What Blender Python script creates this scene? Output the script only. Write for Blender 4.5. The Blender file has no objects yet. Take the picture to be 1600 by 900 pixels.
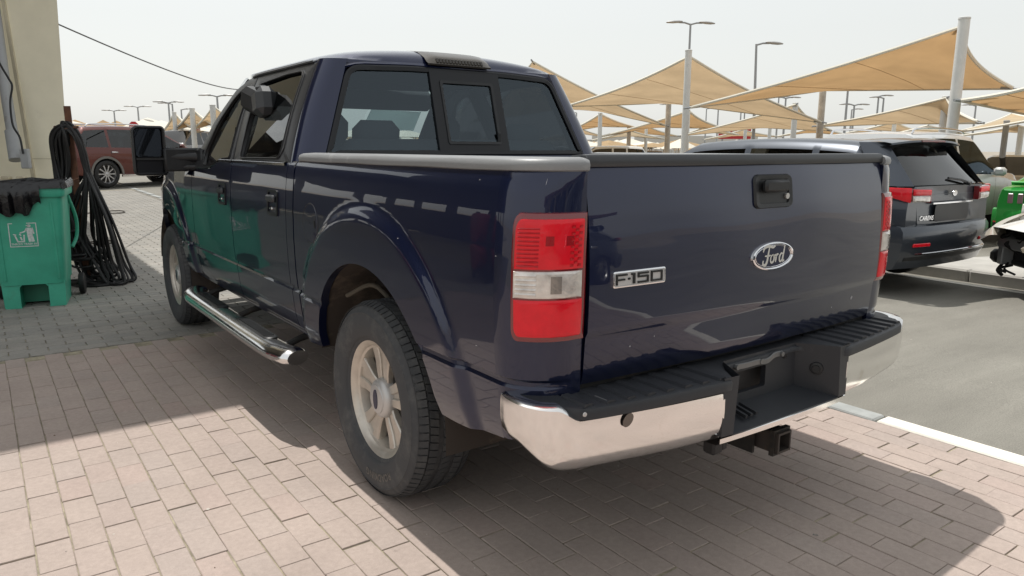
import bpy, bmesh, math, random
import numpy as np
from mathutils import Vector, Matrix
random.seed(7); RNG = np.random.RandomState(11)
scn = bpy.context.scene
COL = scn.collection
PI = math.pi
sin, cos, rad = math.sin, math.cos, math.radians

# ------------------------------------------------------------------ camera
CAM_POS = Vector((-2.1335, -1.5084, 1.3633))
YAW, PITCH, ROLL, FPX = -0.6287, 0.1893, 0.0030, 1141.6
_f = Vector((-sin(YAW) * cos(PITCH), cos(YAW) * cos(PITCH), -sin(PITCH)))
_r = Vector((cos(YAW), sin(YAW), 0)); _u = _r.cross(_f)
CR = cos(ROLL) * _r + sin(ROLL) * _u; CU = -sin(ROLL) * _r + cos(ROLL) * _u; CF = _f
cam = bpy.data.cameras.new('camera'); cam_o = bpy.data.objects.new('camera', cam)
COL.objects.link(cam_o)
cam.sensor_width = 36; cam.lens = FPX / 1600 * 36; cam.clip_start = .05; cam.clip_end = 2000
m = Matrix((CR, CU, -CF)).transposed().to_4x4(); m.translation = CAM_POS
cam_o.matrix_world = m
scn.camera = cam_o
def at(u, v, d):
    """world point at photo pixel (u, v), d metres deep"""
    return CAM_POS + d * (CF + (u - 800) / FPX * CR - (v - 450) / FPX * CU)
def proj(p):
    q = Vector(p) - CAM_POS; z = q.dot(CF)
    return 800 + FPX * q.dot(CR) / z, 450 - FPX * q.dot(CU) / z, z

# ------------------------------------------------------------------ light
SUN_EL, SUN_AZ = rad(67), 0.0          # the sun stands straight ahead of the truck (+Y)
world = bpy.data.worlds.new('World'); scn.world = world; world.use_nodes = True
nt = world.node_tree; bg = nt.nodes['Background']
sky = nt.nodes.new('ShaderNodeTexSky'); sky.sky_type = 'NISHITA'; sky.sun_disc = False
sky.sun_elevation = SUN_EL; sky.sun_rotation = SUN_AZ
sky.air_density = 1.5; sky.dust_density = 2.0; sky.ozone_density = 1.0; sky.altitude = 0
hs = nt.nodes.new('ShaderNodeHueSaturation'); hs.inputs['Saturation'].default_value = .35
hz = nt.nodes.new('ShaderNodeMix'); hz.data_type = 'RGBA'; hz.inputs[0].default_value = .62; hz.inputs[7].default_value = (7.2, 7.35, 7.2, 1)   # dust haze all over the sky
nt.links.new(sky.outputs[0], hs.inputs['Color']); nt.links.new(hs.outputs[0], hz.inputs[6]); nt.links.new(hz.outputs[2], bg.inputs[0])
bg.inputs[1].default_value = 0.126
sun = bpy.data.lights.new('sun', 'SUN'); sun.energy = 3.75; sun.angle = rad(.5); sun.color = (1, .965, .91)
sun_o = bpy.data.objects.new('sun', sun); COL.objects.link(sun_o)
sun_o.rotation_euler = Vector((0, cos(SUN_EL), sin(SUN_EL))).to_track_quat('Z', 'Y').to_euler()
vs = scn.view_settings; vs.view_transform = 'Standard'; vs.look = 'None'; vs.gamma = 1; vs.exposure = 0.08
scn.cycles.max_bounces = 8; scn.cycles.transparent_max_bounces = 12; scn.cycles.caustics_reflective = False

# ------------------------------------------------------------------ object helpers
def tag(o, label=None, cat=None, group=None, kind=None):
    for k, v in (('label', label), ('category', cat), ('group', group), ('kind', kind)):
        if v: o[k] = v
    return o
def thing(name, label, cat, loc=(0, 0, 0), rz=0, group=None):
    o = bpy.data.objects.new(name, None); COL.objects.link(o); o.empty_display_size = .2
    o.location = loc; o.rotation_euler = (0, 0, rz)
    return tag(o, label, cat, group)
def copy_tree(o, parent=None):
    c = o.copy(); COL.objects.link(c); c.parent = parent
    for ch in o.children: copy_tree(ch, c)
    return c

class MB:
    """mesh builder: collects shapes, links them as ONE mesh object"""
    def __init__(s): s.v = []; s.f = []; s.m = []
    def add(s, vs_, fs, m=0, xf=None):
        o = len(s.v)
        if xf is not None: vs_ = [xf @ Vector(p) for p in vs_]
        s.v += [tuple(p) for p in vs_]
        for f in fs: s.f.append(tuple(i + o for i in f)); s.m.append(m)
    def box(s, c, d, m=0, rot=None, bev=0, xf=None):
        hx, hy, hz = d[0] / 2, d[1] / 2, d[2] / 2; c = Vector(c)
        R_ = rot if rot is not None else Matrix.Identity(3)
        if bev <= 0:
            P = [(x, y, z) for z in (-hz, hz) for y in (-hy, hy) for x in (-hx, hx)]
            F = [(0, 2, 3, 1), (4, 5, 7, 6), (0, 1, 5, 4), (2, 6, 7, 3), (0, 4, 6, 2), (1, 3, 7, 5)]
        else:
            b = min(bev, hx * .98, hy * .98, hz * .98); P = []; idx = {}
            for sx in (-1, 1):
                for sy in (-1, 1):
                    for sz in (-1, 1):
                        for a in range(3):
                            q = [sx * (hx - b), sy * (hy - b), sz * (hz - b)]
                            q[a] = (sx * hx, sy * hy, sz * hz)[a]
                            idx[sx, sy, sz, a] = len(P); P.append(tuple(q))
            F = []
            for a in range(3):
                b_, c_ = (a + 1) % 3, (a + 2) % 3
                for sg in (-1, 1):
                    q = []
                    for e, g in ((-1, -1), (1, -1), (1, 1), (-1, 1)):
                        k = [0, 0, 0]; k[a] = sg; k[b_] = e; k[c_] = g; q.append(idx[k[0], k[1], k[2], a])
                    F.append(tuple(q))
                for e in (-1, 1):
                    for g in (-1, 1):
                        k0 = [0, 0, 0]; k1 = [0, 0, 0]; k0[a] = -1; k1[a] = 1
                        k0[b_] = k1[b_] = e; k0[c_] = k1[c_] = g
                        F.append((idx[(*k0, b_)], idx[(*k1, b_)], idx[(*k1, c_)], idx[(*k0, c_)]))
            for sx in (-1, 1):
                for sy in (-1, 1):
                    for sz in (-1, 1): F.append(tuple(idx[sx, sy, sz, a] for a in range(3)))
        s.add([c + R_ @ Vector(p) for p in P], F, m, xf)
    def tube(s, pts, r, n=8, m=0, closed=False, caps=True, xf=None):
        pts = [Vector(p) for p in pts]; N = len(pts)
        rs = r if isinstance(r, (list, tuple)) else [r] * N
        V = []; up = None
        for i, p in enumerate(pts):
            a = pts[(i - 1) % N] if (closed or i) else p
            b = pts[(i + 1) % N] if (closed or i < N - 1) else p
            t = (b - a).normalized() if (b - a).length > 1e-9 else Vector((0, 0, 1))
            if up is None:
                up = Vector((0, 0, 1)) if abs(t.z) < .9 else Vector((1, 0, 0))
            x = up.cross(t)
            if x.length < 1e-6: x = Vector((1, 0, 0)).cross(t)
            x.normalize(); y = t.cross(x).normalized(); up = y
            for k in range(n):
                an = 2 * PI * k / n; V.append(p + rs[i] * (cos(an) * x + sin(an) * y))
        F = []
        for i in range(N if closed else N - 1):
            j = (i + 1) % N
            for k in range(n):
                l = (k + 1) % n; F.append((i * n + k, i * n + l, j * n + l, j * n + k))
        if caps and not closed:
            F.append(tuple(reversed(range(n)))); F.append(tuple((N - 1) * n + k for k in range(n)))
        s.add(V, F, m, xf)
    def cyl(s, p0, p1, r, r1=None, n=16, m=0, caps=True, xf=None):
        s.tube([p0, p1], [r, r if r1 is None else r1], n, m, caps=caps, xf=xf)
    def lathe(s, prof, n=48, m=0, xf=None, a0=0, a1=2 * PI):
        """prof (radius, height) round local Z"""
        full = abs(a1 - a0 - 2 * PI) < 1e-6; k = n if full else n + 1
        V = [(r * cos(a0 + (a1 - a0) * i / n), r * sin(a0 + (a1 - a0) * i / n), h) for i in range(k) for r, h in prof]
        P = len(prof); F = []
        for i in range(n):
            j = (i + 1) % k
            for q in range(P - 1): F.append((i * P + q, j * P + q, j * P + q + 1, i * P + q + 1))
        s.add(V, F, m, xf)
    def prism(s, poly, fn, d0, d1, m=0, caps=(True, True), xf=None):
        """poly of (a, b); fn(a, b, d) -> point"""
        n = len(poly)
        V = [fn(a, b, d0) for a, b in poly] + [fn(a, b, d1) for a, b in poly]
        F = [(i, (i + 1) % n, n + (i + 1) % n, n + i) for i in range(n)]
        if caps[0]: F.append(tuple(reversed(range(n))))
        if caps[1]: F.append(tuple(range(n, 2 * n)))
        s.add(V, F, m, xf)
    def grid(s, rows, m=0, closed=False, xf=None):
        """rows: list of equally long lists of points"""
        R_, C_ = len(rows), len(rows[0]); V = [p for r in rows for p in r]; F = []
        for i in range(R_ - 1):
            for j in range(C_ if closed else C_ - 1):
                k = (j + 1) % C_; F.append((i * C_ + j, i * C_ + k, (i + 1) * C_ + k, (i + 1) * C_ + j))
        s.add(V, F, m, xf)
    def build(s, name, mats, parent=None, smooth=35, merge=0):
        if not isinstance(mats, (list, tuple)): mats = [mats]
        bm = bmesh.new(); V = [bm.verts.new(p) for p in s.v]
        for f, mi in zip(s.f, s.m):
            q = []
            for i in f:
                if V[i] not in q: q.append(V[i])
            if len(q) < 3: continue
            try: g = bm.faces.new(q)
            except ValueError: continue
            g.material_index = mi
        if merge: bmesh.ops.remove_doubles(bm, verts=bm.verts, dist=merge)
        bmesh.ops.recalc_face_normals(bm, faces=bm.faces)
        me = bpy.data.meshes.new(name); bm.to_mesh(me); bm.free()
        for mt in mats: me.materials.append(mt)
        if smooth:
            me.polygons.foreach_set('use_smooth', [True] * len(me.polygons))
            me.set_sharp_from_angle(angle=rad(smooth))
        return obj(name, me, parent)
def obj(name, me, parent=None):
    o = bpy.data.objects.new(name, me); COL.objects.link(o)
    if parent is not None: o.parent = parent
    return o
_glyphs = {}
def text_geo(body, size=1, shear=0, bold=0, space=1.0):
    """flat lettering: (verts 2-D centred, faces)"""
    k = (body, size, shear, bold, space)
    if k in _glyphs: return _glyphs[k]
    c = bpy.data.curves.new('lettering', 'FONT'); c.body = body; c.size = size; c.shear = shear; c.offset = bold
    c.align_x = 'CENTER'; c.align_y = 'CENTER'; c.resolution_u = 4; c.space_character = space
    o = bpy.data.objects.new('lettering', c); COL.objects.link(o)
    dg = bpy.context.evaluated_depsgraph_get(); me = bpy.data.meshes.new_from_object(o.evaluated_get(dg))
    V = [(v.co.x, v.co.y) for v in me.vertices]; F = [tuple(p.vertices) for p in me.polygons]
    bpy.data.objects.remove(o); bpy.data.curves.remove(c); bpy.data.meshes.remove(me)
    _glyphs[k] = V, F
    return V, F
def catmull(pts, k=8, closed=False):
    P = [Vector(p) for p in pts]; n = len(P); out = []
    for i in range(n if closed else n - 1):
        p1, p2 = P[i], P[(i + 1) % n]
        p0 = P[i - 1] if (i or closed) else p1 + (p1 - p2); p3 = P[(i + 2) % n] if (closed or i + 2 < n) else p2 + (p2 - p1)
        for j in range(k):
            t = j / k
            out.append(.5 * (2 * p1 + (p2 - p0) * t + (2 * p0 - 5 * p1 + 4 * p2 - p3) * t * t + (3 * p1 - p0 - 3 * p2 + p3) * t ** 3))
    if not closed: out.append(P[-1])
    return out
def sstep(a, b, x):
    t = max(0., min(1., (x - a) / (b - a))); return t * t * (3 - 2 * t)
def lerp(a, b, t): return a + (b - a) * t
def interp(x, tab): return float(np.interp(x, [t[0] for t in tab], [t[1] for t in tab]))
def rrect(x0, y0, x1, y1, r, k=5):
    """rounded rectangle outline, counter-clockwise; r one radius or four"""
    rr = r if isinstance(r, (list, tuple)) else [r] * 4; out = []
    for (cx, cy, a), q in zip(((x1, y0, -90), (x1, y1, 0), (x0, y1, 90), (x0, y0, 180)), rr):
        ox = cx - q if cx == x1 else cx + q; oy = cy + q if cy == y0 else cy - q
        for i in range(k + 1):
            t = rad(a + 90 * i / k); out.append((ox + q * cos(t), oy + q * sin(t)))
    return out
def round_poly(P, r, k=4):
    """round the corners of a polygon"""
    out = []; n = len(P); rr = r if isinstance(r, (list, tuple)) else [r] * n
    for i in range(n):
        p = Vector(P[i]); a = Vector(P[i - 1]) - p; b = Vector(P[(i + 1) % n]) - p
        q = min(rr[i], a.length * .45, b.length * .45); A = p + a.normalized() * q; B = p + b.normalized() * q
        for j in range(k + 1):
            t = j / k; out.append(tuple((1 - t) ** 2 * A + 2 * t * (1 - t) * p + t * t * B))
    return out
def inset_poly(P, d):
    n = len(P); out = []
    area = sum(P[i][0] * P[(i + 1) % n][1] - P[(i + 1) % n][0] * P[i][1] for i in range(n)); sg = 1 if area > 0 else -1
    for i in range(n):
        p = Vector(P[i]); t = Vector(P[(i + 1) % n]) - Vector(P[i - 1])
        if t.length < 1e-9: out.append(tuple(p)); continue
        t.normalize(); out.append((p.x - sg * t.y * d, p.y + sg * t.x * d))
    return out
def ray_poly(c, an, P):
    dx, dy = cos(an), sin(an); best = None
    for i in range(len(P)):
        x1, y1 = P[i][0] - c[0], P[i][1] - c[1]; q = P[(i + 1) % len(P)]; x2, y2 = q[0] - c[0], q[1] - c[1]
        ex, ey = x2 - x1, y2 - y1; den = dx * ey - dy * ex
        if abs(den) < 1e-12: continue
        t = (x1 * ey - y1 * ex) / den; s_ = (x1 * dy - y1 * dx) / den
        if t > 0 and -1e-6 <= s_ <= 1 + 1e-6 and (best is None or t > best): best = t
    return (c[0] + dx * best, c[1] + dy * best) if best else None
def ring_pts(outer, inner, n=96):
    """matched point pairs of two outlines, by angle round the inner one's middle"""
    c = (sum(p[0] for p in inner) / len(inner), sum(p[1] for p in inner) / len(inner))
    an = sorted(set([round(2 * PI * i / n, 5) for i in range(n)] + [round(math.atan2(p[1] - c[1], p[0] - c[0]) % (2 * PI), 5) for p in list(outer) + list(inner)]))
    A, B = [], []
    for a in an:
        p, q = ray_poly(c, a, outer), ray_poly(c, a, inner)
        if p and q: A.append(p); B.append(q)
    return A, B
# ------------------------------------------------------------------ materials (procedural)
def mat(name, base=(.5, .5, .5), rough=.5, metal=0., spec=.5, coat=0., coat_rough=.02, var=0., vscale=4., var2=None,
        bump=0., bscale=40., bdist=.004, wave=0., wscale=1.2, rvar=0., rscale=6., trans=0., pos=False, detail=5., dirt=None):
    M_ = bpy.data.materials.new(name); M_.use_nodes = True; n = M_.node_tree; L = n.links.new
    b = n.nodes['Principled BSDF']; I = b.inputs
    I['Base Color'].default_value = (*base, 1); I['Roughness'].default_value = rough; I['Metallic'].default_value = metal
    I['Specular IOR Level'].default_value = spec; I['Coat Weight'].default_value = coat; I['Coat Roughness'].default_value = coat_rough
    if pos: tc = n.nodes.new('ShaderNodeNewGeometry').outputs['Position']
    else: tc = n.nodes.new('ShaderNodeTexCoord').outputs['Object']
    def noise(sc, det=detail, ro=.6):
        t = n.nodes.new('ShaderNodeTexNoise'); t.inputs['Scale'].default_value = sc; t.inputs['Detail'].default_value = det
        t.inputs['Roughness'].default_value = ro; L(tc, t.inputs['Vector']); return t.outputs['Fac']
    col = None
    if var or var2:
        r = n.nodes.new('ShaderNodeValToRGB'); L(noise(vscale), r.inputs[0])
        lo = tuple(c * (1 - var) for c in base); hi = tuple(min(1, c * (1 + var)) for c in base)
        if var2: hi = var2
        r.color_ramp.elements[0].position = .32; r.color_ramp.elements[1].position = .70
        r.color_ramp.elements[0].color = (*lo, 1); r.color_ramp.elements[1].color = (*hi, 1); col = r.outputs[0]
    if dirt:                                  # dirt = (colour, scale, threshold, amount): blotches of dust with their own shape
        r = n.nodes.new('ShaderNodeValToRGB'); L(noise(dirt[1], 8, .7), r.inputs[0])
        r.color_ramp.elements[0].position = dirt[2]; r.color_ramp.elements[1].position = min(1, dirt[2] + .18)
        r.color_ramp.elements[0].color = (0, 0, 0, 1); r.color_ramp.elements[1].color = (dirt[3],) * 3 + (1,)
        x = n.nodes.new('ShaderNodeMix'); x.data_type = 'RGBA'; L(r.outputs[0], x.inputs[0])
        if col: L(col, x.inputs[6])
        else: x.inputs[6].default_value = (*base, 1)
        x.inputs[7].default_value = (*dirt[0], 1); col = x.outputs[2]
        if rough < .4:
            q = n.nodes.new('ShaderNodeMapRange'); L(r.outputs[0], q.inputs[0]); q.inputs[3].default_value = rough; q.inputs[4].default_value = .6
            L(q.outputs[0], I['Roughness'])
    if col: L(col, I['Base Color'])
    if rvar:
        q = n.nodes.new('ShaderNodeMapRange'); L(noise(rscale), q.inputs[0]); q.inputs[1].default_value = .3; q.inputs[2].default_value = .7
        q.inputs[3].default_value = max(0, rough - rvar); q.inputs[4].default_value = rough + rvar; L(q.outputs[0], I['Roughness'])
    if bump:
        u = n.nodes.new('ShaderNodeBump'); u.inputs['Strength'].default_value = bump; u.inputs['Distance'].default_value = bdist
        L(noise(bscale), u.inputs['Height']); L(u.outputs[0], I['Normal'])
    if wave:                                  # slow panel waviness under the clear coat
        u = n.nodes.new('ShaderNodeBump'); u.inputs['Strength'].default_value = wave; u.inputs['Distance'].default_value = .02
        L(noise(wscale, 1.5, .4), u.inputs['Height']); L(u.outputs[0], I['Coat Normal']); L(u.outputs[0], I['Normal'])
    if trans: I['Transmission Weight'].default_value = trans
    return M_
def glass(name, tint=(.5, .5, .5), rough=0.0, ior=1.5, refl=1.0):
    """thin pane: tinted see-through plus mirror reflection by Fresnel"""
    M_ = bpy.data.materials.new(name); M_.use_nodes = True; n = M_.node_tree; n.nodes.clear(); L = n.links.new
    o = n.nodes.new('ShaderNodeOutputMaterial'); mx = n.nodes.new('ShaderNodeMixShader'); t = n.nodes.new('ShaderNodeBsdfTransparent')
    g = n.nodes.new('ShaderNodeBsdfGlossy'); pass
    t.inputs[0].default_value = (*tint, 1); g.inputs['Roughness'].default_value = rough; g.inputs[0].default_value = ((*refl, 1) if isinstance(refl, tuple) else (refl, refl, refl, 1))
    geo = n.nodes.new('ShaderNodeNewGeometry'); dp = n.nodes.new('ShaderNodeVectorMath'); dp.operation = 'DOT_PRODUCT'
    L(geo.outputs['Incoming'], dp.inputs[0]); L(geo.outputs['Normal'], dp.inputs[1]); x = dp.outputs['Value']
    def op(o_, a_, b_=None):
        q = n.nodes.new('ShaderNodeMath'); q.operation = o_; L(a_, q.inputs[0])
        if b_ is not None: q.inputs[1].default_value = b_
        return q.outputs[0]
    x = op('ABSOLUTE', x); x = op('MULTIPLY', x, -1.0); x = op('ADD', x, 1.0); x = op('POWER', x, 5.0); x = op('MULTIPLY', x, .93); x = op('ADD', x, .07)
    L(x, mx.inputs[0]); L(t.outputs[0], mx.inputs[1]); L(g.outputs[0], mx.inputs[2]); L(mx.outputs[0], o.inputs[0])
    return M_
def fabric_mat(name, base, trl):
    M_ = bpy.data.materials.new(name); M_.use_nodes = True; n = M_.node_tree; n.nodes.clear(); L = n.links.new
    o = n.nodes.new('ShaderNodeOutputMaterial'); mx = n.nodes.new('ShaderNodeMixShader'); mx.inputs[0].default_value = trl
    d = n.nodes.new('ShaderNodeBsdfDiffuse'); t = n.nodes.new('ShaderNodeBsdfTranslucent')
    tc = n.nodes.new('ShaderNodeTexCoord'); no = n.nodes.new('ShaderNodeTexNoise'); no.inputs['Scale'].default_value = 1.1; no.inputs['Detail'].default_value = 6
    r = n.nodes.new('ShaderNodeValToRGB'); r.color_ramp.elements[0].position = .3; r.color_ramp.elements[1].position = .75
    r.color_ramp.elements[0].color = (*[c * .86 for c in base], 1); r.color_ramp.elements[1].color = (*[min(1, c * 1.1) for c in base], 1)
    L(tc.outputs['Object'], no.inputs['Vector']); L(no.outputs['Fac'], r.inputs[0]); L(r.outputs[0], d.inputs[0]); L(r.outputs[0], t.inputs[0])
    L(d.outputs[0], mx.inputs[1]); L(t.outputs[0], mx.inputs[2]); L(mx.outputs[0], o.inputs[0])
    return M_
def paver_mat(name, tones, stain):
    """each piece its own tone (per object or per island), with stains that run over the joints"""
    M_ = bpy.data.materials.new(name); M_.use_nodes = True; n = M_.node_tree; L = n.links.new
    b = n.nodes['Principled BSDF']; b.inputs['Roughness'].default_value = .85; b.inputs['Specular IOR Level'].default_value = .3
    g = n.nodes.new('ShaderNodeNewGeometry'); oi = n.nodes.new('ShaderNodeObjectInfo')
    ad = n.nodes.new('ShaderNodeMath'); ad.operation = 'ADD'; fr = n.nodes.new('ShaderNodeMath'); fr.operation = 'FRACT'
    L(g.outputs['Random Per Island'], ad.inputs[0]); L(oi.outputs['Random'], ad.inputs[1]); L(ad.outputs[0], fr.inputs[0])
    r = n.nodes.new('ShaderNodeValToRGB'); L(fr.outputs[0], r.inputs[0]); el = r.color_ramp.elements
    while len(el) < len(tones): el.new(.5)
    for i, c in enumerate(tones): el[i].position = i / (len(tones) - 1); el[i].color = (*c, 1)
    def noise(sc, det, ro=.65):
        t = n.nodes.new('ShaderNodeTexNoise'); t.inputs['Scale'].default_value = sc; t.inputs['Detail'].default_value = det; t.inputs['Roughness'].default_value = ro
        L(g.outputs['Position'], t.inputs['Vector']); return t.outputs['Fac']
    def mul(c, fac, lo, hi, p0=.3, p1=.7):
        q = n.nodes.new('ShaderNodeMapRange'); L(fac, q.inputs[0]); q.inputs[1].default_value = p0; q.inputs[2].default_value = p1
        q.inputs[3].default_value = lo; q.inputs[4].default_value = hi
        x = n.nodes.new('ShaderNodeMix'); x.data_type = 'RGBA'; x.blend_type = 'MULTIPLY'; x.inputs[0].default_value = 1
        L(c, x.inputs[6]); L(q.outputs[0], x.inputs[7]); return x.outputs[2]
    c = mul(r.outputs[0], noise(1.7, 6), .86, 1.08); c = mul(c, noise(45, 6), .90, 1.08); c = mul(c, noise(320, 3), .90, 1.08)
    st = n.nodes.new('ShaderNodeValToRGB'); L(noise(2.6, 9, .75), st.inputs[0]); st.color_ramp.elements[0].position = .60; st.color_ramp.elements[1].position = .78
    st.color_ramp.elements[0].color = (0, 0, 0, 1); st.color_ramp.elements[1].color = (.55,) * 3 + (1,)
    x = n.nodes.new('ShaderNodeMix'); x.data_type = 'RGBA'; L(st.outputs[0], x.inputs[0]); L(c, x.inputs[6]); x.inputs[7].default_value = (*stain, 1)
    o2 = n.nodes.new('ShaderNodeValToRGB'); L(noise(7.5, 5, .6), o2.inputs[0]); o2.color_ramp.elements[0].position = .70; o2.color_ramp.elements[1].position = .80
    o2.color_ramp.elements[0].color = (0, 0, 0, 1); o2.color_ramp.elements[1].color = (.6,) * 3 + (1,)
    x2 = n.nodes.new('ShaderNodeMix'); x2.data_type = 'RGBA'; L(o2.outputs[0], x2.inputs[0]); L(x.outputs[2], x2.inputs[6]); x2.inputs[7].default_value = (*[c * .55 for c in stain], 1)
    L(x2.outputs[2], b.inputs['Base Color'])
    u = n.nodes.new('ShaderNodeBump'); u.inputs['Strength'].default_value = .35; u.inputs['Distance'].default_value = .002; L(noise(160, 5), u.inputs['Height']); L(u.outputs[0], b.inputs['Normal'])
    return M_

NAVY = mat('navy_paint', (.0060, .0108, .042), .34, .55, .3, 1.0, .010, wave=.12, wscale=2.2, dirt=((.060, .055, .060), 5, .60, .10))
NAVY_FLAT = mat('navy_inner_paint', (.006, .009, .028), .5)
CHROME = mat('chrome', (.82, .81, .80), .15, 1.0, rvar=.04, rscale=9, bump=.03, bscale=30, dirt=((.45, .40, .34), 7, .58, .5))
CHROME_CLEAN = mat('chrome_trim', (.78, .78, .80), .12, 1.0)
BLACK = mat('black_plastic', (.018, .019, .021), .42, 0, .4, bump=.15, bscale=260, bdist=.001, var=.25, vscale=9)
BLACK_WORN = mat('weathered_bumper_plastic', (.026, .028, .033), .5, 0, .45, bump=.2, bscale=220, bdist=.001, dirt=((.09, .09, .09), 16, .60, .4))
CAPGREY = mat('glare_grey_plastic', (.21, .215, .22), .42, 0, .5, bump=.25, bscale=120, bdist=.002, dirt=((.40, .40, .40), 10, .55, .5))  # rail-cap grey lightened to stand in for the glare on the plastic
CAPDARK = mat('dark_grey_plastic', (.035, .038, .043), .42, 0, .5, bump=.2, bscale=160, bdist=.001)
RUBBER = mat('tyre_rubber', (.056, .058, .062), .72, 0, .35, bump=.15, bscale=90, bdist=.002, dirt=((.14, .138, .13), 9, .50, .5))
RUBBER_CLEAN = mat('black_rubber', (.013, .013, .014), .55, 0, .4)
LETTER_RUBBER = mat('raised_tyre_lettering', (.12, .11, .10), .7)
ALLOY = mat('alloy_wheel', (.56, .515, .455), .38, .6, .5, var=.10, vscale=18, bump=.05, bscale=60, dirt=((.34, .29, .23), 22, .58, .45))
ALLOY_DARK = mat('shaded_alloy_recess', (.075, .073, .07), .55, .4, dirt=((.14, .10, .07), 18, .5, .6))  # alloy darkened so the spoke gaps carry deep shade in their colour
STEEL = mat('brushed_steel', (.55, .54, .53), .45, .6, rvar=.1)
RUSTY = mat('rusty_steel', (.10, .05, .035), .8, .2, var2=(.20, .09, .05), vscale=14, bump=.4, bscale=50)
DARKMETAL = mat('dark_chassis_metal', (.022, .021, .020), .6, .3, dirt=((.10, .075, .055), 9, .5, .6))
LINER = mat('dusty_wheel_well_liner', (.045, .036, .030), .85, dirt=((.15, .12, .09), 6, .50, .7))
RED_LENS = mat('red_lens', (.70, .010, .022), .16, 0, .25, .35, .03, var=.10, vscale=20, bump=.25, bscale=70, bdist=.003)
RED_RIB = mat('red_lens_ribbed', (.42, .006, .012), .2, 0, .25, .35, .03)
RED_DARK = mat('dark_red_lens', (.16, .006, .010), .15, 0, .5, 1.0, .02)
CLEAR_LENS = mat('clear_lens', (.60, .57, .54), .16, .35, .5, 1.0, .02, var=.30, vscale=22, bump=.5, bscale=60, bdist=.004)
REAR_GLASS = glass('tinted_rear_glass', (.40, .47, .50), refl=(.74, .88, 1.0))
DARK_GLASS = glass('dark_tinted_side_glass', (.03, .032, .035))
WINDSHIELD = glass('windscreen_glass', (.80, .86, .83))
BLACK_GLOSS = mat('black_window_surround', (.011, .012, .015), .40, 0, .35)
PILLAR_GREY = mat('satin_black_pillar', (.032, .033, .036), .34, 0, .5)
INTERIOR = mat('grey_interior', (.075, .075, .078), .8)
INTERIOR_DARK = mat('dark_interior', (.025, .025, .027), .8)
PAPER = mat('white_paper', (.80, .84, .84), .7)
BLUE_BADGE = mat('blue_badge_enamel', (.006, .010, .040), .35, 0, .3, .15)
WHITE_PRINT = mat('white_print', (.62, .68, .66), .6, var=.2, vscale=60)
BLACK_INK = mat('black_badge_ink', (.010, .010, .012), .3)

PAVER_RED = paver_mat('dusty_red_paver', [(0.4043, 0.3295, 0.2896), (0.4133, 0.3391, 0.298), (0.4103, 0.3349, 0.2956), (0.4193, 0.3439, 0.3016), (0.3953, 0.3289, 0.2932), (0.4223, 0.3319, 0.292)], (.33, .29, .26))
PAVER_GREY = paver_mat('grey_interlocking_paver', [(.29, .275, .25), (.32, .30, .27), (.27, .26, .24), (.31, .295, .265)], (.22, .205, .185))
JOINT = mat('joint_sand', (.30, .265, .19), .95, var=.5, vscale=9, bump=.5, bscale=200, pos=True)
ASPHALT = mat('worn_asphalt', (.190, .180, .156), .9, 0, .3, var2=(.245, .234, .204), vscale=.55, bump=.6, bscale=240, bdist=.004, pos=True, detail=9, dirt=((.13, .125, .11), .45, .56, .5))
def streaks(M_, sx, sy, lo, hi):
    n = M_.node_tree; L = n.links.new; b = n.nodes['Principled BSDF']; src = b.inputs['Base Color'].links[0].from_socket
    g = n.nodes.new('ShaderNodeNewGeometry'); vm = n.nodes.new('ShaderNodeVectorMath'); vm.operation = 'MULTIPLY'; vm.inputs[1].default_value = (sx, sy, 1); L(g.outputs['Position'], vm.inputs[0])
    t = n.nodes.new('ShaderNodeTexNoise'); t.inputs['Scale'].default_value = 1; t.inputs['Detail'].default_value = 7; t.inputs['Roughness'].default_value = .7; L(vm.outputs[0], t.inputs['Vector'])
    v = n.nodes.new('ShaderNodeTexNoise'); v.inputs['Scale'].default_value = 150; v.inputs['Detail'].default_value = 2; L(g.outputs['Position'], v.inputs['Vector'])
    c = src
    for f, a, b_ in ((t.outputs['Fac'], lo, hi), (v.outputs['Fac'], .80, 1.2)):
        q = n.nodes.new('ShaderNodeMapRange'); L(f, q.inputs[0]); q.inputs[1].default_value = .3; q.inputs[2].default_value = .7; q.inputs[3].default_value = a; q.inputs[4].default_value = b_
        x = n.nodes.new('ShaderNodeMix'); x.data_type = 'RGBA'; x.blend_type = 'MULTIPLY'; x.inputs[0].default_value = 1; L(c, x.inputs[6]); L(q.outputs[0], x.inputs[7]); c = x.outputs[2]
    L(c, b.inputs['Base Color'])
streaks(ASPHALT, .35, 2.6, .84, 1.12)
GROUND = mat('sandy_ground', (.30, .265, .215), .95, var=.18, vscale=.2, pos=True, bump=.3, bscale=20)
KERB_WHITE = mat('white_kerb_paint', (.78, .74, .66), .8, var=.08, vscale=8, bump=.3, bscale=90, dirt=((.45, .42, .37), 11, .60, .6))
KERB_GREY = mat('grey_kerb_concrete', (.33, .34, .33), .9, var=.15, vscale=8, bump=.4, bscale=110)
CONCRETE = mat('pale_concrete', (.40, .385, .355), .9, var=.12, vscale=3, bump=.3, bscale=60, dirt=((.25, .24, .22), 4, .55, .5))
CREAM = mat('cream_painted_steel', (.90, .84, .66), .6, 0, .4, var=.05, vscale=2.5, bump=.06, bscale=30, dirt=((.66, .60, .47), 3.2, .62, .4))
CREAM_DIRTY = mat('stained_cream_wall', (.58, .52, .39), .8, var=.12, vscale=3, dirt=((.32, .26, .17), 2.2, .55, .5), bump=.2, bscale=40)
BROWN = mat('brown_roof_sheet', (.16, .085, .065), .7, var=.15, vscale=2)
SHUTTER = mat('dark_roller_shutter', (.05, .05, .055), .6)
PIPE_GREY = mat('grey_pvc_pipe', (.36, .37, .38), .5, var=.1, dirt=((.2, .18, .15), 8, .55, .6))
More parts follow.
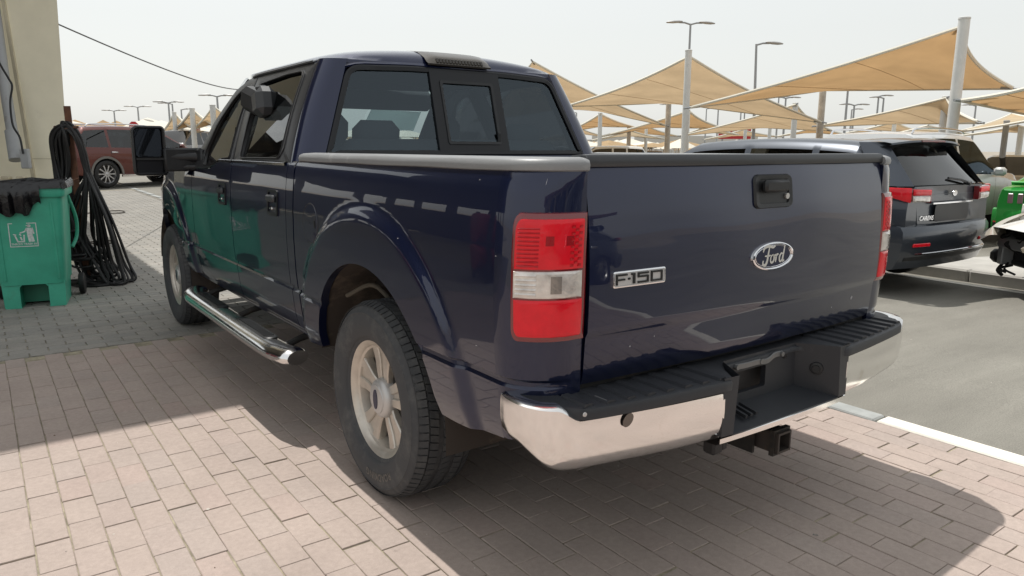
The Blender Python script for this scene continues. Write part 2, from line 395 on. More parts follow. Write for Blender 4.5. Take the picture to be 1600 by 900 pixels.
BIN_GREEN = mat('green_bin_plastic', (.055, .40, .27), .45, 0, .45, var=.12, vscale=5, bump=.08, bscale=120, dirt=((.10, .17, .13), 8, .60, .35))
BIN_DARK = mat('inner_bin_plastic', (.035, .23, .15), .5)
BAG = mat('black_bin_liner', (.006, .006, .008), .16, 0, .6, bump=.8, bscale=16, bdist=.02)
HOSE = mat('black_hose_rubber', (.012, .012, .013), .45, 0, .45, dirt=((.06, .055, .05), 14, .6, .5))
WHITE_POST = mat('white_post_paint', (.66, .66, .64), .45, var=.06, vscale=4, dirt=((.42, .40, .36), 3, .62, .5))
GALV = mat('galvanised_steel', (.34, .35, .36), .5, .6)
LAMP_BODY = mat('grey_lamp_housing', (.40, .40, .40), .5, .2)
SAIL = fabric_mat('sand_coloured_sail_fabric', (.57, .425, .265), .42)
SAIL_DEEP = fabric_mat('ochre_sail_fabric', (.52, .335, .17), .42)
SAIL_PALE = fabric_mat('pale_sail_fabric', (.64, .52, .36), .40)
HEM = mat('pale_sail_hem', (.74, .70, .60), .8)
BOARD_RED = mat('red_sign_paint', (.50, .03, .035), .5)
SIGN_WHITE = mat('white_sign_print', (.75, .75, .72), .5)
CEIL = mat('grey_canopy_ceiling', (.20, .19, .17), .8, var=.2)
DARK_WALL = mat('dark_reflection_wall', (.05, .045, .045), .7, var=.3)  # kept dark so the truck's side mirrors a dark interior
# ------------------------------------------------------------------ ground: gently sloping site, flat under the truck
def splus(x, k): return 0. if x <= 0 else (x * x / (2 * k) if x < k else x - k / 2)
def G(x, y):
    return -.0267 * splus(min(x, 120) - 1.7, 3) + .0165 * splus(min(y, 120) - 7, 6)
def axis(lo, hi, near, step):
    a = [0.]; d = step
    while a[-1] < hi: a.append(a[-1] + d); d = d * 1.0 if a[-1] < near else d * 1.35
    b = [0.]; d = step
    while b[-1] > lo: b.append(b[-1] - d); d = d * 1.0 if b[-1] > -near else d * 1.35
    return sorted(set(a + b))
def sheet(name, x0, x1, y0, y1, dz, m_, nx=40, ny=40):
    mb = MB(); mb.grid([[(x, y, G(x, y) + dz) for x in np.linspace(x0, x1, nx)] for y in np.linspace(y0, y1, ny)])
    o = mb.build(name, m_, smooth=180); tag(o, kind='structure'); return o
mb = MB(); xs = axis(-700, 900, 40, 2.0); ys = axis(-500, 1100, 40, 2.0)
mb.grid([[(x, y, G(x, y) - .05) for x in xs] for y in ys])
tag(mb.build('ground', GROUND, smooth=180), kind='structure')
road = sheet('asphalt_road', 1.565, 60, -40, 60, -.006, ASPHALT, 60, 60)
road2 = sheet('asphalt_yard', -60, 1.45, 21.5, 60, -.006, ASPHALT, 40, 30)

# --- brick pavement under the truck: every paver is a piece of its own
PAVE_Y1 = 4.12
def truck_hides(p):
    """does the parked truck's body stand between the camera and p"""
    lo, hi = (-.97, .02, .46), (.97, 5.4, 1.33); d = Vector(p) - CAM_POS; t0, t1 = 0., 1.
    for a in range(3):
        if abs(d[a]) < 1e-9: continue
        q0, q1 = (lo[a] - CAM_POS[a]) / d[a], (hi[a] - CAM_POS[a]) / d[a]
        t0, t1 = max(t0, min(q0, q1)), min(t1, max(q0, q1))
    return t0 < t1
def seen_area(poly):
    px = []
    for p in poly:
        q = proj(p)
        if q[2] < .1: return 0
        px.append(q)
    c = (sum(p[0] for p in px) / len(px), sum(p[1] for p in px) / len(px))
    if not (-25 < c[0] < 1625 and -25 < c[1] < 925): return 0
    w = [Vector(p) for p in poly]; mid = sum(w, Vector()) / len(w)
    if truck_hides(mid): return 0
    return abs(sum(px[i - 1][0] * px[i][1] - px[i][0] * px[i - 1][1] for i in range(len(px)))) / 2
def piece_mesh(name, poly, h, ch, mt):
    """a paver: chamfered prism, top at z = 0"""
    mb = MB(); n = len(poly); top = inset_poly(poly, ch)
    V = [(x, y, 0) for x, y in top] + [(x, y, -ch * .8) for x, y in poly] + [(x, y, -h) for x, y in poly]
    F = [tuple(range(n))] + [(i, n + i, n + (i + 1) % n, (i + 1) % n) for i in range(n)] + [(n + i, 2 * n + i, 2 * n + (i + 1) % n, n + (i + 1) % n) for i in range(n)]
    return V, F
def lay(parent, prefix, spots, poly, mt, h=.02, ch=.004):
    """spots (x, y, rz): the 300 that show largest become single pieces, the rest one part"""
    V, F = piece_mesh(prefix, poly, h, ch, mt)
    info = []
    for x, y, a, *k in spots:
        c, s = cos(a), sin(a); W_ = [(x + c * p[0] - s * p[1], y + s * p[0] + c * p[1], G(x, y)) for p in poly]
        info.append((seen_area(W_), x, y, a))
    info.sort(key=lambda t: -t[0])
    me = bpy.data.meshes.new(prefix); me.from_pydata(V, [], F); me.materials.append(mt)
    rest = MB()
    for i, (ar, x, y, a) in enumerate(info):
        dz = G(x, y) + random.uniform(-.0014, .0010); tx, ty = random.gauss(0, .0045), random.gauss(0, .0035)
        if i < 300 and ar > 0:
            o = obj(prefix, me, parent); o.location = (x, y, dz); o.rotation_euler = (tx, ty, a + random.gauss(0, .005))
        else:
            rest.add(V, F, 0, Matrix.Translation((x, y, dz)) @ Matrix.Rotation(a, 4, 'Z') @ Matrix.Rotation(tx, 4, 'X') @ Matrix.Rotation(ty, 4, 'Y'))
    o = rest.build('remaining_' + prefix + 's', mt, parent, smooth=0); o['kind'] = 'stuff'
pavement = sheet('pavement', -9, 1.44, -12, PAVE_Y1, -.0050, JOINT, 12, 12)
CW, BL = .1075, .2125
brick = [(-.0518, -.1040), (.0518, -.1040), (.0518, .1040), (-.0518, .1040)]
spots = []; ncol = int((1.44 + 7.0) / CW)
for i in range(ncol):
    x = 1.44 - CW * (i + .5); ph = (i % 2) * .5 * BL + random.uniform(-.025, .025)
    y = PAVE_Y1 - BL / 2 - (ph if i % 2 else random.uniform(0, .02))
    if i % 2: pass
    k = 0
    while y > -9:
        spots.append((x + random.gauss(0, .0010), y + random.gauss(0, .0022), 0)); y -= BL; k += 1
lay(pavement, 'brick_paver', spots, brick, PAVER_RED, ch=.0026)

# --- grey interlocking pavers ahead of it
forecourt = sheet('forecourt_paving', -12, 1.44, PAVE_Y1 + .002, 21.5, -.0085, JOINT, 20, 30)
def zig(x): return .013 * (1 - abs(((x / .1125) % 1) * 4 - 2)) if True else 0
ex = [0, .028, .084, .1125, .1405, .1965, .225]
lowe = [(x - .1125, zig(x) - .0545) for x in ex]; uppe = [(x - .1125, zig(x) + .0535) for x in reversed(ex)]
zp = [(x * .985, y * .985) for x, y in lowe + uppe]
spots = []; j = 0; y = PAVE_Y1 + .07
while y < 21.3:
    x = 1.44 - .1125 - (j % 2) * .1125
    while x > -5.2:
        spots.append((x, y, 0)); x -= .2275
    y += .1115; j += 1
lay(forecourt, 'interlocking_paver', spots, zp, PAVER_GREY, .012, .004)

# --- flush kerb between the pavement and the road
kerb = sheet('kerb_strip', 1.44, 1.565, -14, 24, -.012, KERB_GREY, 3, 60)
y = .262; edges = [.262]
mk = {}
for nm, mt in (('grey', KERB_GREY), ('white', KERB_WHITE)):
    b = MB(); b.box((0, 0, -.025), (.115, .985, .06), 0, bev=.008); mk[nm] = b
kme = {}
for nm, mt in (('grey', KERB_GREY), ('white', KERB_WHITE)):
    o = mk[nm].build('kerb_stone', mt, kerb, smooth=20); kme[nm] = o.data; bpy.data.objects.remove(o)
for i in range(-12, 22):
    y = .262 + (i + .5) * 1.0
    o = obj('kerb_stone', kme['white' if i < 0 else 'grey'], kerb); o.location = (1.5025 + random.gauss(0, .002), y, G(1.5, y) + random.uniform(-.002, .002))
# leaves and crumbs of litter lying on the asphalt
# ------------------------------------------------------------------ the pickup truck (origin under the tailgate's middle, +Y forward)
truck = thing('pickup_truck', 'dark navy blue crew cab pickup truck with red tail lamps parked on brick paving', 'pickup truck')
YR, YF, HUBZ, ARCH = 1.03, 4.55, .388, .53
ARCH_F = .505
WT = [(.40, .885), (.44, .912), (.48, .932), (.52, .946), (.56, .956), (.64, .965), (.688, .969), (.697, .960), (.709, .960), (.719, .974), (.80, .980), (.95, .983), (1.08, .980), (1.18, .973), (1.25, .964), (1.285, .955), (1.302, .944)]
def Wd(y, z):
    w = interp(z, WT)
    for c, R_ in ((YR, .75), (YF, .72)):
        r = math.hypot(y - c, z - .40)
        w += .021 * sstep(R_ + .008, R_ - .045, r)
    if y > 1.79: w -= .011
    if y > 4.55: w -= .30 * ((y - 4.55) / .90) ** 1.9
    return w
ZR = [.40, .44, .47, .50, .53, .56, .59, .62, .65, .67, .688, .693, .697, .703, .709, .714, .719] + [round(.735 + .0165 * i, 4) for i in range(32)] + [1.258, 1.272, 1.287, 1.296, 1.302]
def arch_z(y, c, r):
    d = r * r - (y - c) ** 2
    return .40 + math.sqrt(d) if d > 0 else -1
def body_panel(name, sg, y0, y1, zb, ztop, parent, mt=None, arch=None, corner=False, hem=.016, round_rear=None):
    """side skin between y0 and y1: zb(y) lower edge; arch (centre, radius)"""
    ys_ = list(np.arange(y0, y1, .020)) + [y1]
    if arch:
        c, r = arch; ys_ = [y for y in ys_ if abs(y - c) > r + .012]
        ys_ += [c + r * cos(PI * i / 64) for i in range(65)] + [c - r - .004, c + r + .004]
        ys_ = sorted(set([round(y, 5) for y in ys_ if y0 - 1e-6 <= y <= y1 + 1e-6]))
    cols = []                                              # (y, inward, lower z)
    for y in ys_:
        b = zb(y)
        if arch: b = max(b, arch_z(y, *arch))
        cols.append((y, None, b))
    V = []
    for y, _, b in cols:
        col = []
        zt = ztop(y) if callable(ztop) else ztop
        for z in ZR + ([zt] if zt > ZR[-1] else []):
            zz = min(max(z, b), zt); col.append(Vector((sg * Wd(y, zz), y, zz)))
        V.append(col)
    if hem:
        a = [Vector((p.x - sg * hem, p.y, p.z)) for p in V[0]]; e = [Vector((p.x - sg * hem, p.y, p.z)) for p in V[-1]]
        V = [a] + V + [e]
    mb = MB(); mb.grid(V, 0)
    low = [c[0] for c in V]; mb.grid([[Vector((p.x - sg * .035, p.y, p.z + (.004 if arch else .0))) for p in low], low], 0)
    top = [c[-1] for c in V]; mb.grid([top, [Vector((p.x - sg * .05, p.y, p.z + .003)) for p in top]], 0)
    return mb.build(name, mt or NAVY, parent, smooth=28, merge=.0002)

# --- bed side panels, with the rounded rear corner that carries the tail lamp
CRAD = .165
CLEN = CRAD * PI / 2 + .020
def corner_pt(s, z, sg=-1, off=0.):
    """skin of the bed's rear corner: s <= 0 on the side, 0..2 round the corner to the tailgate gap"""
    w = Wd(CRAD, z); rk = .012 * sstep(1.0, .66, z); q = s / 2 * CLEN
    if s <= 0: return Vector((sg * (w + off), CRAD - s, z))
    if q <= CRAD * PI / 2:
        a = q / CRAD; return Vector((sg * (w - CRAD * (1 - cos(a)) + off * cos(a)), CRAD - CRAD * sin(a) - off * sin(a) + rk * s / 2, z))
    t = (q - CRAD * PI / 2) / .020; return Vector((sg * lerp(w - CRAD, min(.7835, w - CRAD), t), -off + rk, z))
def edge_x(): return .797
for sg in (-1, 1):
    zb = lambda y: .487 + .035 * sstep(.45, .05, y) + (.0 if y < 1.2 else -.02 * sstep(1.5, 1.8, y))
    body_panel('bed_side_panel', sg, CRAD, 1.772, zb, 1.302, truck, arch=(YR, ARCH))
    mb = MB(); ss = [i / 10 for i in range(21)]
    rows = []
    for s in ss:
        b = .520 + .150 * sstep(.25, .95, s); rows.append([corner_pt(s, max(z, b), sg) for z in ZR])
    e = rows[-1]; rows.append([Vector((p.x, p.y + .03, p.z)) for p in e])
    mb.grid(rows, 0); top = [r[-1] for r in rows]; mb.grid([top, [Vector((p.x - sg * .01, p.y + .02, p.z + .004)) for p in top]], 0)
    mb.build('bed_corner_post', NAVY, truck, smooth=30, merge=.0002)
    # bed rail cap: grey plastic with a soft top
    pr = [(-.004, 1.299), (.006, 1.304), (.008, 1.318), (.003, 1.331), (-.012, 1.338)]
    mb = MB(); rows = []
    for kind, t in [('c', x) for x in (1.98, 1.9, 1.7, 1.5, 1.3, 1.1, .9, .7, .5, .3, .1)] + [('s', y) for y in list(np.linspace(CRAD, 1.70, 22)) + [1.735, 1.755, 1.762]]:
        if kind == 'c': base = [corner_pt(t, 1.300, sg, o) for o, z in pr]; inx = .775
        else: base = [Vector((sg * (Wd(t, 1.300) + o), t, 0)) for o, z in pr]; inx = .80
        q = .010 if (kind == 's' and t > 1.76) else (.003 if (kind == 's' and t > 1.75) else 0)
        col = [(p.x - sg * q, p.y, z - q * .6 + .0010 * sin(p.y * 11 + i)) for i, (p, (o, z)) in enumerate(zip(base, pr))]
        yi = max(t if kind == 's' else .0, .075) if kind == 's' else lerp(CRAD, .028, min(1, t / 1.2))
        col += [(sg * lerp(abs(col[-1][0]), inx + .03, .6), lerp(col[-1][1], yi, .6), 1.340), (sg * (inx + .005), yi, 1.334), (sg * inx, yi, 1.28), (sg * (inx + .02), yi, 1.28)]
        rows.append(col)
    mb.grid(rows, 0, closed=True); n_ = len(rows[0]); mb.add(rows[0], [tuple(range(n_))], 0); mb.add(rows[-1], [tuple(range(n_))], 0)
    mb.build('bed_rail_cap', CAPGREY, truck, smooth=50)
    # inner bed wall and wheel housing
    mb = MB(); mb.box((sg * .80, .89, 1.08), (.012, 1.70, .44), 0); mb.box((sg * .66, 1.03, .93), (.26, .95, .22), 0, bev=.06)
    mb.build('bed_inner_wall', NAVY_FLAT, truck, smooth=30)
mb = MB(); mb.box((0, .89, .85), (1.60, 1.72, .03), 0); mb.box((0, 1.765, 1.08), (1.86, .02, .46), 0)
for i in range(9): mb.box((-.64 + i * .16, .89, .872), (.07, 1.68, .014), 0)
mb.build('bed_floor', NAVY_FLAT, truck, smooth=0)
# hidden dark boxes added to block light through body gaps, plus frame rails
mb = MB(); mb.box((0, 2.85, .52), (1.62, 2.1, .10), 0); mb.box((0, 2.78, .86), (1.72, 1.78, .60), 0)
mb.box((0, 4.7, .78), (1.40, 1.1, .40), 0); mb.box((0, .9, .80), (1.50, 1.6, .06), 0)
for sg in (-1, 1):
    mb.box((sg * .42, 2.6, .50), (.08, 5.2, .14), 0, bev=.01)
    mb.box((sg * .90, 1.84, .90), (.03, .10, .78), 0); mb.box((sg * .90, 2.83, .85), (.03, .09, .72), 0); mb.box((sg * .90, 3.77, .85), (.03, .06, .66), 0)
mb.build('chassis_gap_block', DARKMETAL, truck, smooth=0)

# --- tailgate
TCR = .030
def tg_y(x, z):
    prof = interp(z, [(.69, .016), (.72, .006), (.78, .002), (.832, -.001), (.848, -.0105), (.90, -.0125), (.98, -.0135), (1.06, -.0125), (1.12, -.0095), (1.18, -.004), (1.24, .004), (1.28, .0105), (1.312, .018)])
    dent = .0016 * sin(7 * x + 3.1 * z) * sin(9.3 * z + 2.2 * x + 1) + .0022 * math.exp(-((x + .02) ** 2 * 60 + (z - 1.1) ** 2 * 60)) - .0028 * math.exp(-((x - .28) ** 2 * 40 + (z - 1.16) ** 2 * 90)) \
        + .002 * math.exp(-((x + .45) ** 2 * 40 + (z - 1.12) ** 2 * 160))
    return prof - TCR * (1 - (x / .79) ** 2) + dent
TG0, TG1, TX = .690, 1.312, .780
mb = MB(); xs_ = np.linspace(-TX, TX, 64); zs_ = list(np.linspace(TG0, TG1, 40))
mb.grid([[(x, tg_y(x, z), z) for z in zs_] for x in xs_], 0)
rim = [(x, TG0) for x in xs_] + [(TX, z) for z in zs_] + [(x, TG1) for x in reversed(xs_)] + [(-TX, z) for z in reversed(zs_)]
mb.grid([[(x, tg_y(x, z), z) for x, z in rim], [(x * .996, tg_y(x, z) + .012, z + (.003 if z < 1 else -.002)) for x, z in rim], [(x * .996, .06, z) for x, z in rim]], 0, closed=True)
mb.add([(-TX, .06, TG0), (TX, .06, TG0), (TX, .06, TG1), (-TX, .06, TG1)], [(0, 1, 2, 3)], 0)
tailgate = mb.build('tailgate', NAVY, truck, smooth=30, merge=.0003)
pr = [(-.006, 1.3125), (-.010, 1.318), (-.010, 1.338), (-.004, 1.3455), (.03, 1.347), (.072, 1.344), (.076, 1.31), (.06, 1.3125)]
mb = MB(); rows = []
for x in [-.7815, -.779] + list(np.linspace(-.772, .772, 30)) + [.779, .7815]:
    q = .004 if abs(x) > .780 else 0
    rows.append([(x, (y - (TCR * (1 - (x / .79) ** 2) if y < .05 else 0) + (.016 if y < .0 else 0)), z - q) for y, z in pr])
mb.grid(rows, 0, closed=True); mb.add(rows[0], [tuple(range(len(pr)))]); mb.add(rows[-1], [tuple(range(len(pr)))])
mb.build('tailgate_cap', CAPDARK, tailgate, smooth=40)
def on_tg(u, v, off=0.):
    """point of the tailgate skin seen at photo pixel (u, v)"""
    d = (CF + (u - 800) / FPX * CR - (v - 450) / FPX * CU); y = -.03
    for _ in range(8):
        p = CAM_POS + d * ((y - CAM_POS.y) / d.y); y = tg_y(p.x, p.z) - off
    return p
def tg_map(a, b, d): return (a, tg_y(a, b) - d, b)
# handle: recessed bezel and pull
p = on_tg(1207, 298.5); hx, hz = p.x, p.z
bz = rrect(hx - .104, hz - .056, hx + .104, hz + .056, .022); inn = rrect(hx - .082, hz - .040, hx + .082, hz + .040, .012)
mb = MB(); A, B = ring_pts(bz, inn, 64)
def tgr(L_, d): return [tg_map(x, z, d) for x, z in L_]
mb.grid([tgr(A, .001), tgr([(lerp(a[0], b[0], .2), lerp(a[1], b[1], .2)) for a, b in zip(A, B)], .009), tgr(B, .007), tgr(B, .0025)], 0, closed=True)
mb.add(tgr(B, .0025), [tuple(range(len(B)))], 0)
h = mb.build('tailgate_handle', BLACK, tailgate, smooth=40)
mb = MB(); mb.box((hx - .004, tg_y(hx, hz) - .016, hz + .018), (.132, .024, .040), 0, bev=.008)
mb.build('pull', BLACK, h, smooth=40)
mb = MB(); mb.cyl((hx + .072, tg_y(hx, hz) - .004, hz - .018), (hx + .072, tg_y(hx, hz) - .012, hz - .018), .010, n=16); mb.build('lock_cylinder', STEEL, h, smooth=40)
# oval badge with script
p = on_tg(1206, 399.5); ox, oz = p.x, p.z
def oval(ax, az, n=48): return [(ox + ax * cos(2 * PI * i / n), oz + az * sin(2 * PI * i / n)) for i in range(n)]
mb = MB(); OA, OB = .1165, .0485
mb.grid([tgr(oval(OA, OB), .0), tgr(oval(OA * .985, OB * .97), .008), tgr(oval(OA * .93, OB * .90), .010), tgr(oval(OA * .89, OB * .82), .006)], 0, closed=True)
for k, (a, c) in enumerate(((.89, .82),)): mb.add(tgr(oval(OA * a, OB * c), .006), [tuple(range(48))], 1)
mb.grid([tgr(oval(OA * .865, OB * .77), .0061), tgr(oval(OA * .85, OB * .745), .0075), tgr(oval(OA * .835, OB * .72), .0061)], 0, closed=True)
badge = mb.build('oval_badge', [CHROME_CLEAN, BLUE_BADGE], tailgate, smooth=14)
def stroke(mb_, pts, w, sc, d0=.0062, h_=.002):
    """a pen stroke laid on the tailgate; pts in badge units, w widths"""
    P = catmull([(a, b, 0) for a, b in pts], 6); n = len(P); L1, L2 = [], []
    for i, q in enumerate(P):
        t = (P[min(i + 1, n - 1)] - P[max(i - 1, 0)]); t = t.normalized() if t.length > 0 else Vector((1, 0, 0))
        ww = w * (.55 + .45 * sin(PI * min(1, max(0, i / (n - 1))))); nx, ny = -t.y * ww, t.x * ww
        L1.append(((ox + (q.x + nx) * sc), oz + (q.y + ny) * sc)); L2.append((ox + (q.x - nx) * sc, oz + (q.y - ny) * sc))
    for a, b in zip(range(n - 1), range(1, n)):
        q = [L1[a], L1[b], L2[b], L2[a]]; mb_.add([tg_map(x, z, d0 + h_) for x, z in q] + [tg_map(x, z, d0) for x, z in q], [(0, 1, 2, 3), (0, 1, 5, 4), (2, 3, 7, 6)], 0)
mb = MB(); sc = .060
for pts, w in (([(-1.02, .28), (-.85, .52), (-.45, .58), (-.1, .50), (.12, .58)], .075), ([(-.42, .55), (-.52, .2), (-.62, -.25), (-.80, -.46), (-1.0, -.38), (-.98, -.18)], .085),
               ([(-.85, .05), (-.55, .04), (-.30, .06)], .055), ([(-.10, .08), (-.26, -.02), (-.30, -.28), (-.16, -.36), (.0, -.24), (.02, .0), (-.10, .08), (.06, .02), (.18, .08)], .065),
               ([(.22, .10), (.20, -.12), (.16, -.36)], .075), ([(.20, -.08), (.30, .06), (.44, .08)], .06), ([(.86, .06), (.70, .10), (.54, -.08), (.56, -.32), (.70, -.34), (.84, -.16)], .065),
               ([(1.02, .56), (.94, .2), (.84, -.18), (.86, -.34), (1.0, -.30)], .075)): stroke(mb, pts, w, sc)
mb.build('script_lettering', CHROME_CLEAN, badge, smooth=0)
# model badge, lower left
p0, p1 = on_tg(955.5, 438), on_tg(1037, 427)
mx_, mz_ = (p0.x + p1.x) / 2, (p0.z + p1.z) / 2; mw, mh = (p1.x - p0.x) / 2, .0235
mz_ = (on_tg(996, 433).z)
mb = MB(); ol = [(mx_ + x, mz_ + z) for x, z in rrect(-mw, -mh, mw, mh, .006, 3)]; il = [(mx_ + x, mz_ + z) for x, z in rrect(-mw + .004, -mh + .004, mw - .004, mh - .004, .004, 3)]
mb.grid([tgr(ol, 0), tgr(ol, .007), tgr(il, .0085), tgr(il, .0065)], 0, closed=True); mb.add(tgr(il, .0065), [tuple(range(len(il)))], 1)
mbadge = mb.build('model_badge', [CHROME_CLEAN, mat('satin_badge_plate', (.50, .50, .50), .5, .3)], tailgate, smooth=14)
V, F = text_geo('F', .05); mb = MB(); n_ = 0
def block(mb_, segs, t=.0042):
    for x0, z0, x1, z1 in segs: 
        q = [(x0, z0), (x1, z0), (x1, z1), (x0, z1)]; mb_.prism(q, lambda a, b, d: tg_map(mx_ + a, mz_ + b, d), .0064, .0095, 0)
hh, t = .0155, .0052; a0 = -mw + .010
def glyph(x, w, segs): block(mb, [(x + s[0] * w, -hh + s[1] * 2 * hh, x + s[2] * w, -hh + s[3] * 2 * hh) for s in segs])
gw_ = (2 * mw - .020); f = t / (2 * hh)
uw = gw_ / 4.35
tw = t / (uw * .92)
glyph(a0, uw, [(0, 0, tw, 1), (tw, 1 - f, 1, 1), (tw, .48 - f / 2, .8, .48 + f / 2)])
glyph(a0 + uw * 1.08, uw * .18, [(0, .42, 1, .60)])
glyph(a0 + uw * 1.35, uw * .36, [(.45, 0, 1, 1), (0, 1 - f, .45, 1)])
glyph(a0 + uw * 1.95, uw, [(0, 1 - f, 1, 1), (0, .52, tw, 1 - f), (tw, .52, 1, .52 + f), (1 - tw, f, 1, .52), (0, 0, 1, f)])
glyph(a0 + uw * 3.18, uw * 1.1, [(0, 0, tw, 1), (1 - tw, 0, 1, 1), (tw, 1 - f, 1 - tw, 1), (tw, 0, 1 - tw, f)])
mb.build('model_lettering', BLACK_INK, mbadge, smooth=0)
# chips in the tailgate paint
mb = MB()
for u, v, r in ((984, 541, .003), (1022, 525, .0022), (962, 609, .0018), (1330, 465, .007), (1299, 480, .003)):
    q = on_tg(u, v); mb.prism([(q.x + r * random.uniform(.6, 1.2) * cos(2 * PI * i / 9), q.z + r * random.uniform(.6, 1.2) * sin(2 * PI * i / 9)) for i in range(9)], tg_map, .0002, .0008)
mb.build('paint_chips', mat('grey_primer', (.34, .34, .36), .7), tailgate, smooth=0)['kind'] = 'stuff'

# --- tail lamps wrapping the corner
def lamp_patch(mb_, sg, s0, s1, z0, z1, off0, off, m_, rad_=(0, 0, 0, 0), n=18, bev=.004):
    """patch of the corner skin, proud by off; slanted outer edge; outline corners rounded"""
    ol_ = rrect(s0, z0 * 4, s1, z1 * 4, rad_, 5)
    pts = ol_
    c = ((s0 + s1) / 2, (z0 + z1) * 2)
    rings = []
    for k in (1., .985, .93, .75, .5, .25, .04):
        o = off0 if k == 1. else (lerp(off0, off, .75) if k == .985 else off)
        dense = []
        for i in range(len(pts)):
            a, b = pts[i], pts[(i + 1) % len(pts)]
            for j in range(4): dense.append((lerp(a[0], b[0], j / 4), lerp(a[1], b[1], j / 4)))
        rings.append([corner_pt(c[0] + (x - c[0]) * k, (c[1] + (z - c[1]) * k) / 4, sg, o) for x, z in dense])
    mb_.grid(rings, m_, closed=True); mb_.add(rings[-1], [tuple(range(len(rings[-1])))], m_)
RED_BULB = mat('red_lens_bulb', (.30, .006, .012), .2, 0, .25, .3, bump=.5, bscale=60)
def LS(t): return lerp(.50, 1.99, t)            # across the lamp, 0 outer edge .. 1 tailgate gap
def stuff(o): o['kind'] = 'stuff'; return o
for sg in (-1, 1):
    mb = MB(); lamp_patch(mb, sg, LS(0), LS(1), .832, 1.193, 0, .010, 0, (.0, .0, .16, .14)); lamp = mb.build('tail_lamp', RED_DARK, truck, smooth=45)
    mb = MB(); lamp_patch(mb, sg, LS(.05), LS(.955), 1.038, 1.176, .008, .0135, 0, (.0, .03, .13, .0)); mb.build('upper_lens', RED_LENS, lamp, smooth=45)
    mb = MB(); lamp_patch(mb, sg, LS(.045), LS(.945), .958, 1.034, .008, .0145, 0, (.0, .0, .0, .0)); mb.build('reverse_lens', CLEAR_LENS, lamp, smooth=45)
    mb = MB(); lamp_patch(mb, sg, LS(.05), LS(.955), .848, .954, .008, .0135, 0, (.03, .0, .0, .11)); mb.build('lower_lens', RED_LENS, lamp, smooth=45)
    mb = MB()                                                       # ribs and reflector cells
    for i in range(10):
        z = 1.046 + i * .0112; rows = [[corner_pt(LS(t), z + dz, sg, .0138 + o) for t in np.linspace(.09, .36, 8)] for dz, o in ((0, -.001), (.0028, .0018), (.0056, -.001))]; mb.grid(rows, 0)
    for i in range(13):
        for j in range(3):
            if (i + j) % 2: continue
            t = .76 + j * .055; z = 1.045 + i * .0088
            mb.grid([[corner_pt(LS(t + a), z + b, sg, .0138 + (.0014 if a and b else 0)) for a in (0, .024, .048)] for b in (0, .004, .008)], 0)
    stuff(mb.build('reflector_ribs', RED_RIB, lamp, smooth=0))
    for t0 in (.44, .70):
        mb = MB(); mb.grid([[corner_pt(LS(t), z, sg, .0142) for t in np.linspace(t0, t0 + .10, 4)] for z in np.linspace(1.104, 1.130, 4)], 0); mb.build('bulb_window', RED_BULB, lamp, smooth=0)
    mb = MB(); mb.grid([[corner_pt(LS(t), z, sg, .0150) for t in np.linspace(.52, .66, 4)] for z in np.linspace(.972, 1.020, 4)], 0); mb.build('reverse_bulb', mat('bulb_chrome_%d' % (sg > 0), (.30, .28, .26), .2, .6, bump=.6, bscale=40), lamp, smooth=0)
    mb = MB()
    for i in range(5):
        z = .966 + i * .013; mb.grid([[corner_pt(LS(t), z + dz, sg, .0150 + o) for t in np.linspace(.08, .34, 6)] for dz, o in ((0, -.001), (.004, .002), (.008, -.001))], 0)
    stuff(mb.build('reverse_ribs', CLEAR_LENS, lamp, smooth=0))
# small chips and scratches in the near bed side
mb = MB()
for u, v, w, h in ((740, 281, .003, .0015), (843, 284, .0010, .009), (775, 400, .004, .0015), (744, 540, .005, .0015), (627, 372, .002, .002)):
    d = CF + (u - 800) / FPX * CR - (v - 450) / FPX * CU; q = CAM_POS + d * ((-.98 - CAM_POS.x) / d.x)
    mb.add([(-(Wd(q.y + a, q.z + b) + .0006), q.y + a, q.z + b) for a, b in ((-w, -h * .5), (w, -h), (w * .6, h), (-w * .8, h * .7))], [(0, 1, 2, 3)])
stuff(mb.build('paint_scratches', bpy.data.materials['grey_primer'], truck, smooth=0))
# ------------------------------------------------------------------ cab
def gw(z):                                       # half width of the glasshouse at height z
    t = (z - 1.28) / .52; return .945 - .225 * t + .014 * sin(PI * max(0, min(1, t)))
def cab_bottom(y): return .500
